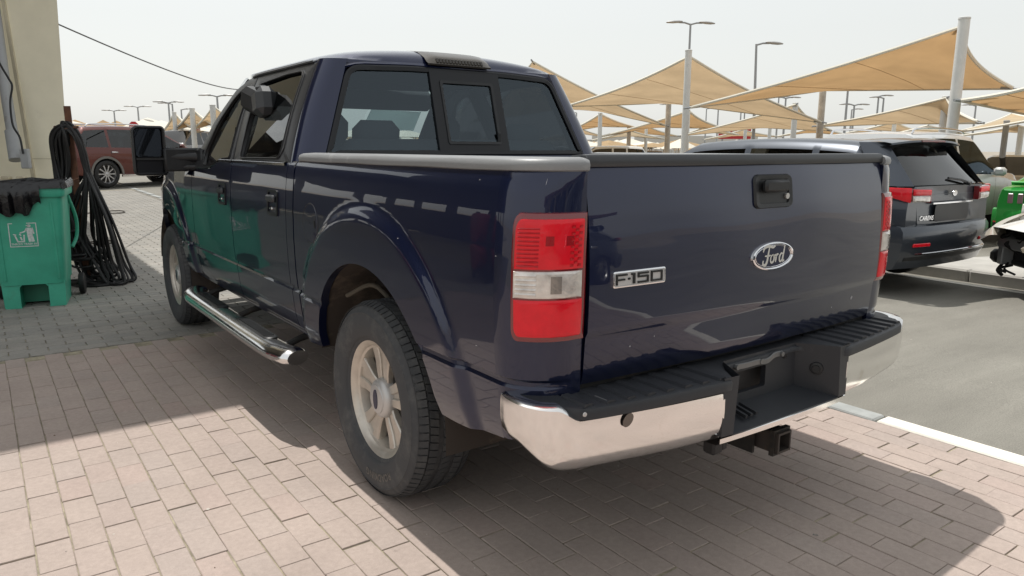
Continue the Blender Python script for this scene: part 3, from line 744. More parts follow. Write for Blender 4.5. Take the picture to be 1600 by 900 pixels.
# quarter strip between bed and rear door, doors, front fender
for sg in (-1, 1):
    body_panel('cab_quarter', sg, 1.785, 1.905, cab_bottom, 1.300, truck, hem=.03)
    rd = body_panel('rear_door', sg, 1.911, 2.822, cab_bottom, 1.296, truck)
    fd = body_panel('front_door', sg, 2.830, 3.752, cab_bottom, lambda y: 1.296 - .065 * sstep(3.05, 3.35, y), truck)
    body_panel('front_fender', sg, 3.760, 5.44, lambda y: .50, lambda y: 1.225 - .012 * (y - 3.76) - .05 * sstep(4.6, 5.4, y), truck, arch=(YF, ARCH_F))
    # rocker panel under the doors
    mb = MB(); mb.grid([[(sg * x, y, z) for x, z in ((.905, .496), (.900, .46), (.86, .43), (.78, .425))] for y in np.linspace(1.80, 4.02, 12)], 0)
    mb.build('rocker_panel', NAVY, truck, smooth=40)
    # chrome belt strip
    for y0, y1, dr in ((1.945, 2.820, rd), (2.832, 3.10, fd)):
        mb = MB(); mb.grid([[(sg * (Wd(y, 1.285) + o), y, z) for o, z in ((-.004, 1.277), (.007, 1.279), (.008, 1.291), (-.002, 1.298), (-.02, 1.299))] for y in np.linspace(y0, y1, 16)], 0)
        mb.build('belt_trim', CHROME_CLEAN, dr, smooth=40)
    # door handles
    for y, z, dr in ((2.09, 1.102, rd), (3.00, 1.098, fd)):
        def hm(a, b, d): return (sg * (Wd(y + a, z + b) + d), y + a, z + b)
        ol = rrect(-.075, -.068, .075, .058, .018, 4); il = rrect(-.060, -.052, .060, .046, .012, 4); mb = MB(); A, B = ring_pts(ol, il, 48)
        mb.grid([[hm(*q, .000) for q in A], [hm(*q, .007) for q in A], [hm(*q, .006) for q in B], [hm(*q, -.014) for q in B]], 0, closed=True)
        mb.add([hm(*q, -.014) for q in B], [tuple(range(len(B)))], 0)
        hd = mb.build('door_handle', BLACK_GLOSS, dr, smooth=40)
        mb = MB(); mb.box((sg * (Wd(y, z) + .012), y, z + .016), (.020, .112, .034), 0, bev=.008); mb.build('grip', CAPDARK, hd, smooth=40)
        mb = MB(); mb.box((sg * (Wd(y, z) + .004), y + .02, z - .034), (.008, .040, .012), 0, bev=.003); mb.build('key_plate', CHROME_CLEAN, hd, smooth=40)
# fuel flap on the near bed side
def fm(a, b, d): return (-(Wd(1.565 + a, 1.04 + b) + d), 1.565 + a, 1.04 + b)
def circ(r, n=40, k=1.0): return [(r * cos(2 * PI * i / n), r * k * sin(2 * PI * i / n)) for i in range(n)]
mb = MB(); mb.grid([[fm(*q, o) for q in circ(r)] for r, o in ((.088, .0004), (.0865, .0022), (.0845, .0004), (.084, -.004))], 1, closed=True)
mb.grid([[fm(*q, o) for q in circ(r)] for r, o in ((.084, .0006), (.0825, .0020), (.05, .0022), (.004, .0022))], 0, closed=True)
mb.box((-(Wd(1.51, 1.04) + .001), 1.512, 1.04), (.006, .012, .034), 1)
mb.build('fuel_flap', [NAVY, BLACK], truck, smooth=40)

# --- door window frames on the leaning glasshouse side
def sd(sg, y, z, off=0): return (sg * (gw(z) + off), y, z)
REAR_OUT = [(1.895, 1.292), (2.822, 1.292), (2.905, 1.55), (2.925, 1.764), (2.50, 1.772), (2.03, 1.768), (1.965, 1.52)]
REAR_IN = round_poly([(2.062, 1.312), (2.69, 1.306), (2.80, 1.700), (2.78, 1.716), (2.40, 1.738), (2.140, 1.738), (2.055, 1.38)], [.06, .02, .03, .03, .05, .05, .05])
FR_OUT = [(2.832, 1.292), (3.02, 1.288), (3.34, 1.235), (3.72, 1.222), (3.66, 1.330), (3.50, 1.535), (3.29, 1.712), (3.10, 1.764), (2.935, 1.766), (2.912, 1.55)]
FR_IN = round_poly([(2.905, 1.304), (3.03, 1.300), (3.30, 1.252), (3.44, 1.252), (3.47, 1.33), (3.37, 1.520), (3.20, 1.672), (3.06, 1.716), (2.975, 1.716)], [.02, .03, .05, .05, .03, .05, .06, .03, .03])
for sg in (-1, 1):
    doors_ = {o.name.split('.')[0]: o for o in truck.children if o.name.startswith(('rear_door', 'front_door')) and (o.data.vertices[0].co.x * sg > 0)}
    for key, OUT, IN, gm in (('rear_door', REAR_OUT, REAR_IN, DARK_GLASS), ('front_door', FR_OUT, FR_IN, DARK_GLASS)):
        A, B = ring_pts(OUT, IN, 110); mid = [(lerp(a[0], b[0], .80), lerp(a[1], b[1], .80)) for a, b in zip(A, B)]
        mb = MB(); mb.grid([[sd(sg, *q, -.03) for q in A], [sd(sg, *q, -.002) for q in A], [sd(sg, *q, .001) for q in [(lerp(a[0], b[0], .08), lerp(a[1], b[1], .08)) for a, b in zip(A, B)]], [sd(sg, *q, .001) for q in mid], [sd(sg, *q, .006) for q in mid], [sd(sg, *q, .004) for q in B], [sd(sg, *q, -.022) for q in B]], 0, closed=True)
        fr = mb.build('window_frame', PILLAR_GREY, doors_[key], smooth=30)
        mb = MB(); mb.add([sd(sg, *q, -.010) for q in IN], [tuple(range(len(IN)))], 0); mb.build('window_pane', gm, doors_[key], smooth=0)
        if sg < 0:
            mb = MB(); a = [q for q in B]; mb.tube([sd(sg, *q, .005) for q in B], .0035, 5, 0, closed=True); mb.build('window_seal', RUBBER_CLEAN, doors_[key], smooth=40)

# --- rear of the cab: C pillars, glass, header
def ry(z): return 1.81 + .28 * (z - 1.33)
RC = .020
def rear(x, z, off=0): return (x, ry(z) - RC * (1 - (x / .8) ** 2) - off, z)
GL_OUT = round_poly([(-.800, 1.325), (.800, 1.325), (.628, 1.758), (.30, 1.772), (-.30, 1.772), (-.628, 1.758)], [.03, .03, .07, .05, .05, .07], 6)
def glx(z): return interp(z, [(1.27, .806), (1.325, .800), (1.758, .630), (1.79, .615)])
for sg in (-1, 1):
    rows = []
    for z in [1.285] + list(np.linspace(1.30, 1.755, 14)) + [1.772, 1.785]:
        S = Vector((sg * gw(z), 1.892 + .27 * (z - 1.3), z)); R_ = Vector(rear(sg * (glx(z) + .004), z, .003)); K = Vector((sg * (gw(z) + .004), ry(z) + .004, z))
        a = S.lerp(K, .72); b = R_.lerp(K, .62)
        rows.append([((1 - t) ** 3 * S + 3 * t * (1 - t) ** 2 * a + 3 * t * t * (1 - t) * b + t ** 3 * R_) for t in np.linspace(0, 1, 16).tolist()] + [Vector(rear(sg * (glx(z) - .012), z, -.012))])
    mb = MB(); mb.grid(rows, 0); mb.build('rear_pillar', NAVY, truck, smooth=40)
# rear header panel above the glass
xs_ = np.linspace(-.64, .64, 25)
def gtop(x): return interp(abs(x), [(0, 1.7725), (.30, 1.772), (.56, 1.763), (.60, 1.756), (.64, 1.745)])
mb = MB(); mb.grid([[Vector(rear(x, gtop(x) - .004, .002)), Vector(rear(x, gtop(x) + .004, .006)), Vector((x, ry(1.785) - RC * (1 - (x / .8) ** 2) + .002, gtop(x) + .016))] for x in xs_], 0)
mb.build('rear_header', NAVY, truck, smooth=50)
mb = MB(); mb.grid([[rear(x, z, .0) for x in np.linspace(-.93, .93, 13)] for z in (1.0, 1.33)], 0); mb.build('cab_back_wall', NAVY, truck, smooth=40)
# glass with black surround, two posts and a sliding middle pane
IN_OUT = inset_poly(GL_OUT, .026)
A, B = ring_pts(GL_OUT, IN_OUT, 120)
mb = MB(); mb.grid([[rear(*q, -.02) for q in A], [rear(*q, .004) for q in A], [rear(*q, .008) for q in [(lerp(a[0], b[0], .25), lerp(a[1], b[1], .25)) for a, b in zip(A, B)]], [rear(*q, .004) for q in B], [rear(*q, -.012) for q in B]], 0, closed=True)
def strip(x0, x1, z0, z1, o0, o1, m_=0):
    q = [(x0[0], z0), (x1[0], z0), (x1[1], z1), (x0[1], z1)]; mb.prism(q, lambda a, b, d: rear(a, b, d), o0, o1, m_)
strip((-.192, -.186), (-.135, -.132), 1.335, 1.768, -.012, .0065); strip((.198, .196), (.250, .246), 1.335, 1.768, -.012, .0065)
strip((-.137, -.134), (.200, .198), 1.705, 1.768, -.012, .0065); strip((-.137, -.137), (.200, .200), 1.335, 1.385, -.012, .0065)
surround = mb.build('rear_window_surround', BLACK_GLOSS, truck, smooth=35)
for nm, P in (('rear_window_pane', [(-.775, 1.350), (-.188, 1.350), (-.184, 1.748), (-.60, 1.738)]), ('rear_window_pane', [(.246, 1.350), (.775, 1.350), (.60, 1.738), (.243, 1.748)])):
    mb = MB(); mb.grid([[rear(lerp(lerp(P[0][0], P[3][0], t), lerp(P[1][0], P[2][0], t), s), lerp(lerp(P[0][1], P[3][1], t), lerp(P[1][1], P[2][1], t), s), -.006) for s in np.linspace(0, 1, 9)] for t in np.linspace(-.04, 1.03, 9)], 0)
    mb.build(nm, REAR_GLASS, surround, smooth=60)
mb = MB(); mb.grid([[rear(x, z, .000) for x in np.linspace(-.120, .186, 7)] for z in np.linspace(1.395, 1.695, 7)], 0); sl = mb.build('sliding_pane', REAR_GLASS, surround, smooth=60)
mb = MB(); o_ = rrect(-.134, 1.382, .200, 1.708, .012, 3); i_ = rrect(-.120, 1.396, .184, 1.694, .010, 3); A, B = ring_pts(o_, i_, 40)
mb.grid([[rear(*q, .006) for q in A], [rear(*q, .011) for q in A], [rear(*q, .010) for q in B], [rear(*q, -.004) for q in B]], 0, closed=True); mb.box(rear(.188, 1.42, .012), (.020, .012, .05), 0, bev=.004)
mb.build('slider_frame', BLACK, surround, smooth=35)

# --- roof: rings from the gutter contour inwards
def roof_edge_y(x): return 1.936 - RC * (1 - (min(abs(x), .8) / .8) ** 2)
half = [(x, roof_edge_y(x)) for x in np.linspace(0, .60, 12)]
S_ = Vector((gw(1.785), 2.025, 0)); R_e = Vector((.62, roof_edge_y(.62), 0)); K_ = Vector((gw(1.785) + .002, roof_edge_y(.7) + .006, 0))
for t in np.linspace(0, 1, 9).tolist():
    a = R_e.lerp(K_, .62); c_ = S_.lerp(K_, .72); q = (1 - t) ** 3 * R_e + 3 * t * (1 - t) ** 2 * a + 3 * t * t * (1 - t) * c_ + t ** 3 * S_; half.append((q.x, q.y))
half += [(gw(1.785), y) for y in np.linspace(2.08, 3.0, 12)] + [(.722, 3.10), (.700, 3.20), (.655, 3.29), (.56, 3.335), (.40, 3.36), (.20, 3.372), (0, 3.376)]
cont = half + [(-x, y) for x, y in reversed(half[1:-1])]
def roof_z(x, y):
    """height from the relative distance to the contour"""
    fx = abs(x) / .729; fy = (2.62 - y) / (2.62 - 1.93) if y < 2.62 else (y - 2.62) / .75
    f_ = min(1, (fx ** 9 + max(0, fy) ** 9) ** (1 / 9)); e = (max(0, 1 - f_ ** 7)) ** .5
    return 1.784 + e * (.030 + .062 * (1 - min(1, fx) ** 2)) + .010 * e * (1 - max(0, fy) ** 2)
mb = MB(); rows = []
for f_ in (1, .998, .99, .975, .95, .92, .88, .82, .74, .64, .5, .34, .16, .02):
    rows.append([(x * f_, 2.62 + (y - 2.62) * f_, roof_z(x * f_, 2.62 + (y - 2.62) * f_) if f_ < 1 else 1.782) for x, y in cont])
mb.grid([[(x, y, 1.766) for x, y, z in rows[0]]] + rows, 0, closed=True); mb.add(rows[-1], [tuple(range(len(cont)))], 0)
roof = mb.build('roof', NAVY, truck, smooth=60)
for sg in (-1, 1):                               # black drip moulding along the door tops
    mb = MB(); mb.grid([[(sg * (gw(1.772) + o), y, z - .05 * sstep(2.9, 3.4, y) * (z < 2)) for o, z in ((.000, 1.768), (.008, 1.772), (.008, 1.780), (.001, 1.785))] for y in np.linspace(2.06, 3.02, 12)], 0); mb.build('drip_moulding', PILLAR_GREY, roof, smooth=40)
# high brake lamp on the roof's rear edge
def chm(a, b, d):
    y = 1.925 + b; return (a, y + .0, roof_z(a, max(y, 1.945)) + d - (.028 if b < .005 else 0))
mb = MB(); rows = []
for x in np.linspace(-.195, .195, 14):
    k = 1 if abs(x) < .15 else max(0, 1 - (abs(x) - .15) / .045); yb = 1.918 - RC
    rows.append([(x, yb + .000, 1.782), (x, yb - .004, 1.790), (x, yb + .016, 1.788 + .034 * (.4 + .6 * k)), (x, yb + .035, lerp(roof_z(x, yb + .05), 1.834, k)), (x, yb + .11, roof_z(x, yb + .11) + .004 + .004 * k), (x, yb + .24, roof_z(x, yb + .24) + .002)])
mb.grid(rows, 0); chl = mb.build('high_brake_lamp', mat('smoked_lamp_housing', (.060, .052, .042), .3, 0, .4, .2), roof, smooth=30)
mb = MB(); yb = 1.918 - RC
for i in range(15):
    x = -.136 + i * .0195; mb.box((x, yb + .006, 1.806), (.014, .012, .026), 0, Matrix.Rotation(rad(-28), 3, 'X'), .002)
stuff(mb.build('lamp_cells', mat('lamp_cell', (.035, .030, .024), .3), chl, smooth=30))

# --- windscreen, A pillars, cowl, hood, front end
mb = MB(); rows = []
def ws(x, t): 
    y = lerp(4.20, 3.34, t) - .10 * (x / .8) ** 2 * (1 - .5 * t); return (x * lerp(1, .80, t), y, lerp(1.175, 1.775, t) + .03 * sin(PI * t))
mb.grid([[ws(x, t) for x in np.linspace(-.84, .84, 15)] for t in np.linspace(0, 1, 9)], 0); mb.build('windscreen', WINDSHIELD, truck, smooth=60)
for sg in (-1, 1):
    mb = MB(); rows = []
    for t in np.linspace(0, 1, 10):
        a = Vector(ws(sg * .84, t)); b = Vector((sg * gw(a.z + .0), lerp(3.70, 3.13, t), a.z))
        if t < .2: b.y = lerp(3.80, 3.62, t / .2)
        m_ = (a + b) / 2 + Vector((sg * .018, .02, .008)); rows.append([a, a.lerp(m_, .5) + Vector((sg * .012, 0, .004)), m_, b])
    mb.grid(rows, 0); mb.build('windscreen_pillar', NAVY, truck, smooth=50)
    mb = MB(); rows = []
mb = MB(); rows = []
for x in np.linspace(-.86, .86, 25):
    rows.append([(x * lerp(1, .80, t ** 1.5), lerp(4.16, 5.40, t) - .10 * (x / .86) ** 2 * t - .16 * (x / .86) ** 4 * (1 - t), lerp(1.195, 1.085, t ** 1.6) + .035 * (1 - (x / .86) ** 2) + .018 * math.exp(-((abs(x) - .45) / .10) ** 2) - .03 * sstep(.94, 1, t)) for t in list(np.linspace(0, .9, 10)) + [.94, .97, 1]])
mb.grid(rows, 0); mb.build('hood', NAVY, truck, smooth=50)
mb = MB()
mb.box((0, 5.34, .90), (1.34, .10, .34), 0, bev=.04); mb.build('grille_surround', CHROME_CLEAN, truck, smooth=40)
for i in range(5):
    mb = MB(); mb.box((0, 5.415, .79 + i * .055), (1.0, .02, .022), 0, bev=.004); mb.build('grille_bar', BLACK, truck, smooth=40)
mb = MB(); rows = []
for x in np.linspace(-.82, .82, 21): rows.append([(x, 5.52 - .20 * (abs(x) / .82) ** 3 + o, z) for o, z in ((-.10, .46), (0, .49), (.012, .60), (0, .70), (-.08, .72))])
mb.grid(rows, 0); mb.build('front_bumper', CHROME, truck, smooth=40)
for sg in (-1, 1):
    mb = MB(); mb.box((sg * .66, 5.30, .93), (.26, .16, .27), 0, Matrix.Rotation(rad(-14 * sg), 3, 'Z'), .04); mb.build('headlamp', CLEAR_LENS, truck, smooth=40)

# --- inside the cab
mb = MB(); mb.box((0, 3.98, 1.10), (1.62, .42, .22), 0, bev=.06); mb.box((0, 3.80, 1.00), (.30, .3, .3), 0, bev=.04)
mb.build('dashboard', INTERIOR_DARK, truck, smooth=40)
mb = MB(); mb.lathe([(.185 + .016 * cos(a), .016 * sin(a)) for a in np.linspace(0, 2 * PI, 9)], 28, 0, Matrix.Translation((-.40, 3.60, 1.16)) @ Matrix.Rotation(rad(65), 4, 'X')); mb.box((-.40, 3.63, 1.15), (.30, .05, .06), 0, Matrix.Rotation(rad(20), 3, 'X'), .02); mb.build('steering_wheel', INTERIOR_DARK, truck, smooth=40)
def seat(x, y, w, nm='seat', hz=1.34):
    s = MB(); s.box((x, y, .86), (w, .52, .18), 0, bev=.06); s.box((x, y - .30, 1.10), (w, .15, .62), 0, Matrix.Rotation(rad(10), 3, 'X'), .06); o = s.build(nm, INTERIOR, truck, smooth=50)
    return o
for x in (-.40, .40):
    s_ = seat(x, 3.15, .52); h_ = MB(); h_.box((x, 2.77, 1.47), (.27, .11, .19), 0, Matrix.Rotation(rad(8), 3, 'X'), .05); h_.cyl((x - .06, 2.79, 1.36), (x - .06, 2.79, 1.48), .008, n=8); h_.cyl((x + .06, 2.79, 1.36), (x + .06, 2.79, 1.48), .008, n=8)
    h_.build('headrest', INTERIOR, s_, smooth=50)
s_ = seat(0, 2.28, 1.36, 'rear_bench')
for x in (-.46, .46):
    h_ = MB(); h_.box((x, 1.975, 1.415), (.26, .10, .17), 0, Matrix.Rotation(rad(8), 3, 'X'), .045); h_.build('headrest', INTERIOR, s_, smooth=50)
mb = MB(); mb.grid([[(x, y, roof_z(x, y) - .035) for y in np.linspace(2.02, 3.30, 12)] for x in np.linspace(-.70, .70, 15)], 0); mb.build('headliner', INTERIOR, truck, smooth=60)
mb = MB()
a, b = Vector(ws(.30, .52)), Vector(ws(.76, .50)); c, d = Vector(ws(.76, .74)), Vector(ws(.30, .76))
mb.prism([(0, 0), (1, 0), (1, 1), (0, 1)], lambda s, t, o: a.lerp(b, s).lerp(d.lerp(c, s), t) + Vector((0, -.012 - o, -.012)), 0, .002)
mb.build('windscreen_notice', fabric_mat('thin_paper', (.72, .80, .80), .5), truck, smooth=0)
mb = MB(); mb.box((0, 3.40, 1.705), (1.36, .12, .15), 0, bev=.04); mb.build('headliner_front', INTERIOR, truck, smooth=40)  # full-width headliner front, added to cover the bright top of the windscreen
mb = MB(); mb.box((.0, 3.48, 1.66), (.20, .03, .05), 0, bev=.015); mb.build('rear_view_mirror', INTERIOR_DARK, truck, smooth=40)

# --- towing mirrors on long arms
for sg in (-1, 1):
    X = lambda x: sg * x
    mb = MB(); mb.box((X(.935), 3.62, 1.278), (.03, .20, .15), 0, bev=.012)
    for z, t in ((1.300, .060), (1.235, .040)): mb.tube([(X(.93), 3.64, z), (X(1.0), 3.67, z), (X(1.13), 3.69, z)], t / 2, 10, 0)
    mb.box((X(1.02), 3.685, 1.283), (.24, .06, .150), 0, bev=.012)
    mir = mb.build('towing_mirror', BLACK, truck, smooth=40)
    pl_ = rrect(-.108, -.155, .108, .158, [.035, .045, .03, .02], 5)
    def mm(a, b, d): return (X(1.217 + (a * .93 + d * .0)), 3.675 + d - sg * X(0) * 0 + a * .12 * -1, 1.338 + b)
    mb = MB(); P0 = pl_; P1 = inset_poly(pl_, .010); P2 = inset_poly(pl_, .020)
    mb.grid([[mm(*q, .0) for q in P1], [mm(*q, .010) for q in P0], [mm(*q, .05) for q in P0], [mm(*q, .085) for q in P1], [mm(*q, .10) for q in inset_poly(pl_, .04)]], 0, closed=True)
    mb.grid([[mm(*q, .0) for q in P1], [mm(*q, .012) for q in P2]], 0, closed=True)
    for k in (inset_poly(pl_, .04),): mb.add([mm(*q, .10) for q in k], [tuple(range(len(k)))], 0)
    mb.box(mm(0, -.05, .010), (.185, .02, .016), 0)
    head = mb.build('mirror_head', BLACK, mir, smooth=35)
    gm = mat('mirror_glass', (.10, .115, .14), .03, .9) if sg < 0 else gm
    mb = MB(); g0 = rrect(-.078, -.036, .088, .138, .018, 4); mb.add([mm(*q, .010) for q in g0], [tuple(range(len(g0)))], 0); mb.build('mirror_glass', gm, head, smooth=0)
    mb = MB(); g1 = rrect(-.078, -.138, .088, -.062, .012, 4); mb.add([mm(*q, .0105) for q in g1], [tuple(range(len(g1)))], 0); mb.build('spotter_mirror', BLACK_GLOSS, head, smooth=0)
# ------------------------------------------------------------------ truck wheels: local axis +Z points outwards
def wheel_parts(parent, xf, TR=.392, TW=.1325, detail=True):
    lat = xf
    def flat(mb):                               # the contact patch is pressed flat
        mb.v = [(p[0], p[1], max(p[2], .003)) for p in mb.v]; return mb
    mb = MB(); prof = [(.050, .046), (.085, .044), (.120, .026), (.160, .006), (.185, -.004), (.205, -.010)]
    mb.lathe(prof, 40, 1, lat); mb.lathe([(.203, -.12), (.205, .055), (.212, .080), (.222, .093), (.235, .101), (.239, .096), (.238, .085)], 56, 0, lat)
    mb.lathe([(.212, .080), (.203, .074), (.196, .050), (.190, .02)], 56, 0, lat)
    for k in range(5):                          # five twin spokes with sunk middles
        rot = lat @ Matrix.Rotation(PI / 2 + 2 * PI * k / 5, 4, 'Z')
        for sgn in (-1, 1):
            sec = []
            for r, h, w0, w1, th in ((.055, .066, .006, .040, .03), (.10, .070, .009, .046, .034), (.15, .070, .014, .058, .036), (.19, .072, .022, .074, .036), (.213, .078, .028, .090, .030)):
                sec.append([(r, sgn * w0, h - th), (r, sgn * w0, h - .005), (r, sgn * (w0 + .004), h), (r, sgn * (w1 - .004), h), (r, sgn * w1, h - .005), (r, sgn * w1, h - th)])
            mb.grid(sec, 0, closed=True, xf=rot)
        mb.grid([[(r, -w, h), (r, 0, h), (r, w, h)] for r, w, h in ((.05, .010, .058), (.12, .014, .0615), (.17, .020, .0625), (.205, .030, .066))], 0, xf=rot)
        a = 2 * PI * k / 5 + PI / 2 + PI / 5
        rot2 = lat @ Matrix.Rotation(a, 4, 'Z'); mb.prism(rrect(.088, -.022, .128, .022, .010, 3), lambda a_, b_, d: Vector((a_, b_, d)), .026, .0425, 3, xf=rot2)  # dark patch standing in for a shaded slot near the hub
        mb.cyl((.068 * cos(a), .068 * sin(a), .03), (.068 * cos(a), .068 * sin(a), .064), .011, n=8, m=2, xf=lat)
    mb.lathe([(.205, -.125), (.05, -.125)], 40, 3, lat)
    w = mb.build('wheel', [ALLOY, ALLOY_DARK, STEEL, DARKMETAL], parent, smooth=32)
    mb = MB(); mb.lathe([(.0, .102), (.036, .101), (.056, .098), (.058, .094), (.066, .092), (.076, .084), (.080, .072), (.081, .045)], 40, 0, lat)
    o_ = [(.040 * cos(2 * PI * i / 24), .018 * sin(2 * PI * i / 24)) for i in range(24)]; mb.prism(o_, lambda a, b, d: Vector((b, a, d)), .0995, .1035, 1, xf=lat)
    mb.build('centre_cap', [STEEL, BLUE_BADGE], w, smooth=40)
    mb = MB(); mb.lathe([(.233, .098), (.240, .108), (.247, .110), (.252, .118), (.262, .122), (.285, .1295), (.305, TW), (.330, .1305), (.345, .128), (.3465, .1295), (.350, .1295), (.3515, .127), (.362, .121), (.374, .112), (.382, .103)], 72, 0, lat)
    mb.lathe([(.382, .103), (.3835, .09), (.3835, -.09), (.382, -.103)], 72, 0, lat)
    mb.lathe([(.382, -.103), (.36, -.122), (.305, -TW), (.25, -.12), (.235, -.10), (.2, -.09)], 48, 0, lat)
    flat(mb).build('tyre', RUBBER, w, smooth=40)
    mb = MB(); N = 80
    for j, (z0, z1, sk) in enumerate(((.082, .116, .0), (.040, .074, .35), (-.017, .017, -.3), (-.074, -.040, .35), (-.116, -.082, .0))):
        for i in range(N):
            a = 2 * PI * (i + .5 * (j % 2)) / N; da = 2 * PI / N * .43; r0 = .382; V = []
            for r in (r0, TR):
                for z, s_ in ((z0, -sk), (z1, sk)):
                    rr = r - (.012 if abs(z) > .10 and r == TR else 0) - (.004 if abs(z) > .1 else 0)
                    for e in (-1, 1): V.append((rr * cos(a + e * da + s_ * da), rr * sin(a + e * da + s_ * da), z))
            mb.add(V, [(4, 5, 7, 6), (0, 1, 5, 4), (2, 3, 7, 6), (0, 2, 6, 4), (1, 3, 7, 5)], 0, lat)
    stuff(flat(mb).build('tread_blocks', RUBBER, w, smooth=0))
    if detail:
        V, F = text_geo('ROADKING', .040, 0, .0012, 1.12); mb = MB(); P = []
        for x, y in V:
            r = .302 + y; a = rad(-76) - x / .302; P.append((r * cos(a), r * sin(a), TW + .0016 - abs(r - .305) * .08))
        mb.add(P, F, 0, lat); mb.build('tyre_lettering', LETTER_RUBBER, w, smooth=0)
    return w
for y in (YR, YF):
    for sg in (-1, 1):
        # local Z -> outwards; local X chosen so that angles read as seen from outside
        o = Vector((sg, 0, 0)); up = Vector((0, 0, 1)); xx = up.cross(o)
        Mx = Matrix((xx, up, o)).transposed().to_4x4(); Mx.translation = (sg * .851, y, HUBZ)
        if y == YF: Mx = Mx @ Matrix.Rotation(rad(20), 4, 'Z')
        wheel_parts(truck, Mx, detail=(y == YR))
        # wheel well liner with straps, pipe and spring behind the tyre
        r = (ARCH if y == YR else ARCH_F) + .015; mb = MB()
        mb.grid([[(sg * x, y + r * cos(a), .40 + r * sin(a)) for x in (.955, .86, .70, .50)] for a in np.linspace(rad(8), rad(186), 30)], 0)
        mb.add([(sg * .50, y + r * cos(a), .40 + r * sin(a)) for a in np.linspace(0, PI, 20)], [tuple(range(20))], 0)
        ln = mb.build('wheel_well_liner', LINER, truck, smooth=50)
        if y == YR:
            mb = MB()
            for k, a in enumerate((1.95, 2.25, 2.6)): mb.grid([[(sg * x, y + (r - .012) * cos(a + e), .40 + (r - .012) * sin(a + e)) for x in (.93, .80, .62)] for e in (-.03, .03)], 0)
            mb.tube(catmull([(sg * .90, y + .36, .74), (sg * .84, y + .22, .80), (sg * .80, y + .05, .72), (sg * .78, y - .12, .78), (sg * .7, y - .25, .84)], 6), .010, 8, 0)
            mb.tube(catmull([(sg * .86, y + .42, .52), (sg * .80, y + .38, .66), (sg * .74, y + .20, .70), (sg * .66, y, .62)], 6), .014, 8, 0)
            mb.build('brake_hose', mat('dusty_strap', (.10, .085, .065), .8), ln, smooth=40)
            mb = MB()
            for i in range(4): mb.tube(catmull([(sg * .60, y - .60 + i * .05, .46 + i * .012), (sg * .60, y - .2, .34 + i * .014), (sg * .60, y + .2, .34 + i * .014), (sg * .60, y + .62 - i * .05, .50 + i * .012)], 6), .018, 6, 0)
            mb.build('leaf_spring', DARKMETAL, truck, smooth=40)
mb = MB(); mb.cyl((-.75, YR, HUBZ), (.75, YR, HUBZ), .045, n=14); mb.lathe([(0, -.15), (.10, -.12), (.15, 0), (.10, .12), (0, .15)], 18, 0, Matrix.Translation((.05, YR, HUBZ)) @ Matrix.Rotation(PI / 2, 4, 'X'))
mb.build('rear_axle', DARKMETAL, truck, smooth=40)
mb = MB(); mb.lathe([(.16, -.10), (.24, -.10), (.36, -.11), (.385, -.06), (.385, .06), (.36, .11), (.24, .10), (.16, .08)], 40, 0, Matrix.Translation((0, .50, .58))); mb.build('spare_tyre', RUBBER_CLEAN, truck, smooth=40)
mb = MB(); mb.tube(catmull([(.55, 3.2, .40), (.56, 1.9, .40), (.62, 1.3, .56), (.70, .6, .50), (.86, .30, .45)], 8), .03, 12, 0); mb.build('exhaust_pipe', mat('exhaust_steel', (.12, .10, .085), .6, .7), truck, smooth=40)
# chrome step bars with black treads
for sg in (-1, 1):
    ctl = [(.985, 1.80, .380), (1.012, 1.90, .381), (1.030, 2.0, .382), (1.035, 2.3, .382), (1.035, 2.9, .382), (1.035, 3.45, .382), (1.030, 3.58, .384), (1.005, 3.70, .388), (.965, 3.76, .392)]
    P = catmull([(sg * x, y, z) for x, y, z in ctl], 7); mb = MB(); rows = []
    for i, q in enumerate(P):
        t = (P[min(i + 1, len(P) - 1)] - P[max(i - 1, 0)]).normalized(); n = Vector((0, 0, 1)).cross(t).normalized()
        k = .80 + .20 * sstep(0, 3, min(i, len(P) - 1 - i))
        rows.append([q + n * (.074 * k * cos(a)) + Vector((0, 0, .043 * k * sin(a))) for a in np.linspace(0, 2 * PI, 20, endpoint=False)])
    mb.grid(rows, 0, closed=True); mb.add(rows[0], [tuple(range(20))]); mb.add(rows[-1], [tuple(range(20))])
    sb = mb.build('step_bar', CHROME, truck, smooth=50)
    for y0, y1 in ((2.06, 2.62), (2.94, 3.50)):
        mb = MB(); ol = rrect(-.052, y0, .020, y1, .035, 5)
        pad = [[(sg * (1.035 + x), y, .382 + .040 + o) for x, y in (ol if k == 0 else inset_poly(ol, .006))] for k, o in ((0, -.006), (0, .004), (1, .007))]
        mb.grid(pad, 0, closed=True); mb.add(pad[-1], [tuple(range(len(ol)))])
        for i in range(int((y1 - y0 - .10) / .028)): mb.box((sg * 1.019, y0 + .06 + i * .028, .3905 + .040), (.052, .013, .006), 0, Matrix.Rotation(rad(22 * sg), 3, 'Z'))
        mb.build('step_tread', BLACK, sb, smooth=30)
    for y in (2.0, 2.8, 3.55):
        mb = MB(); mb.tube([(sg * .70, y, .46), (sg * .90, y, .42), (sg * 1.0, y, .385)], .018, 8); mb.build('step_bracket', DARKMETAL, sb, smooth=40)

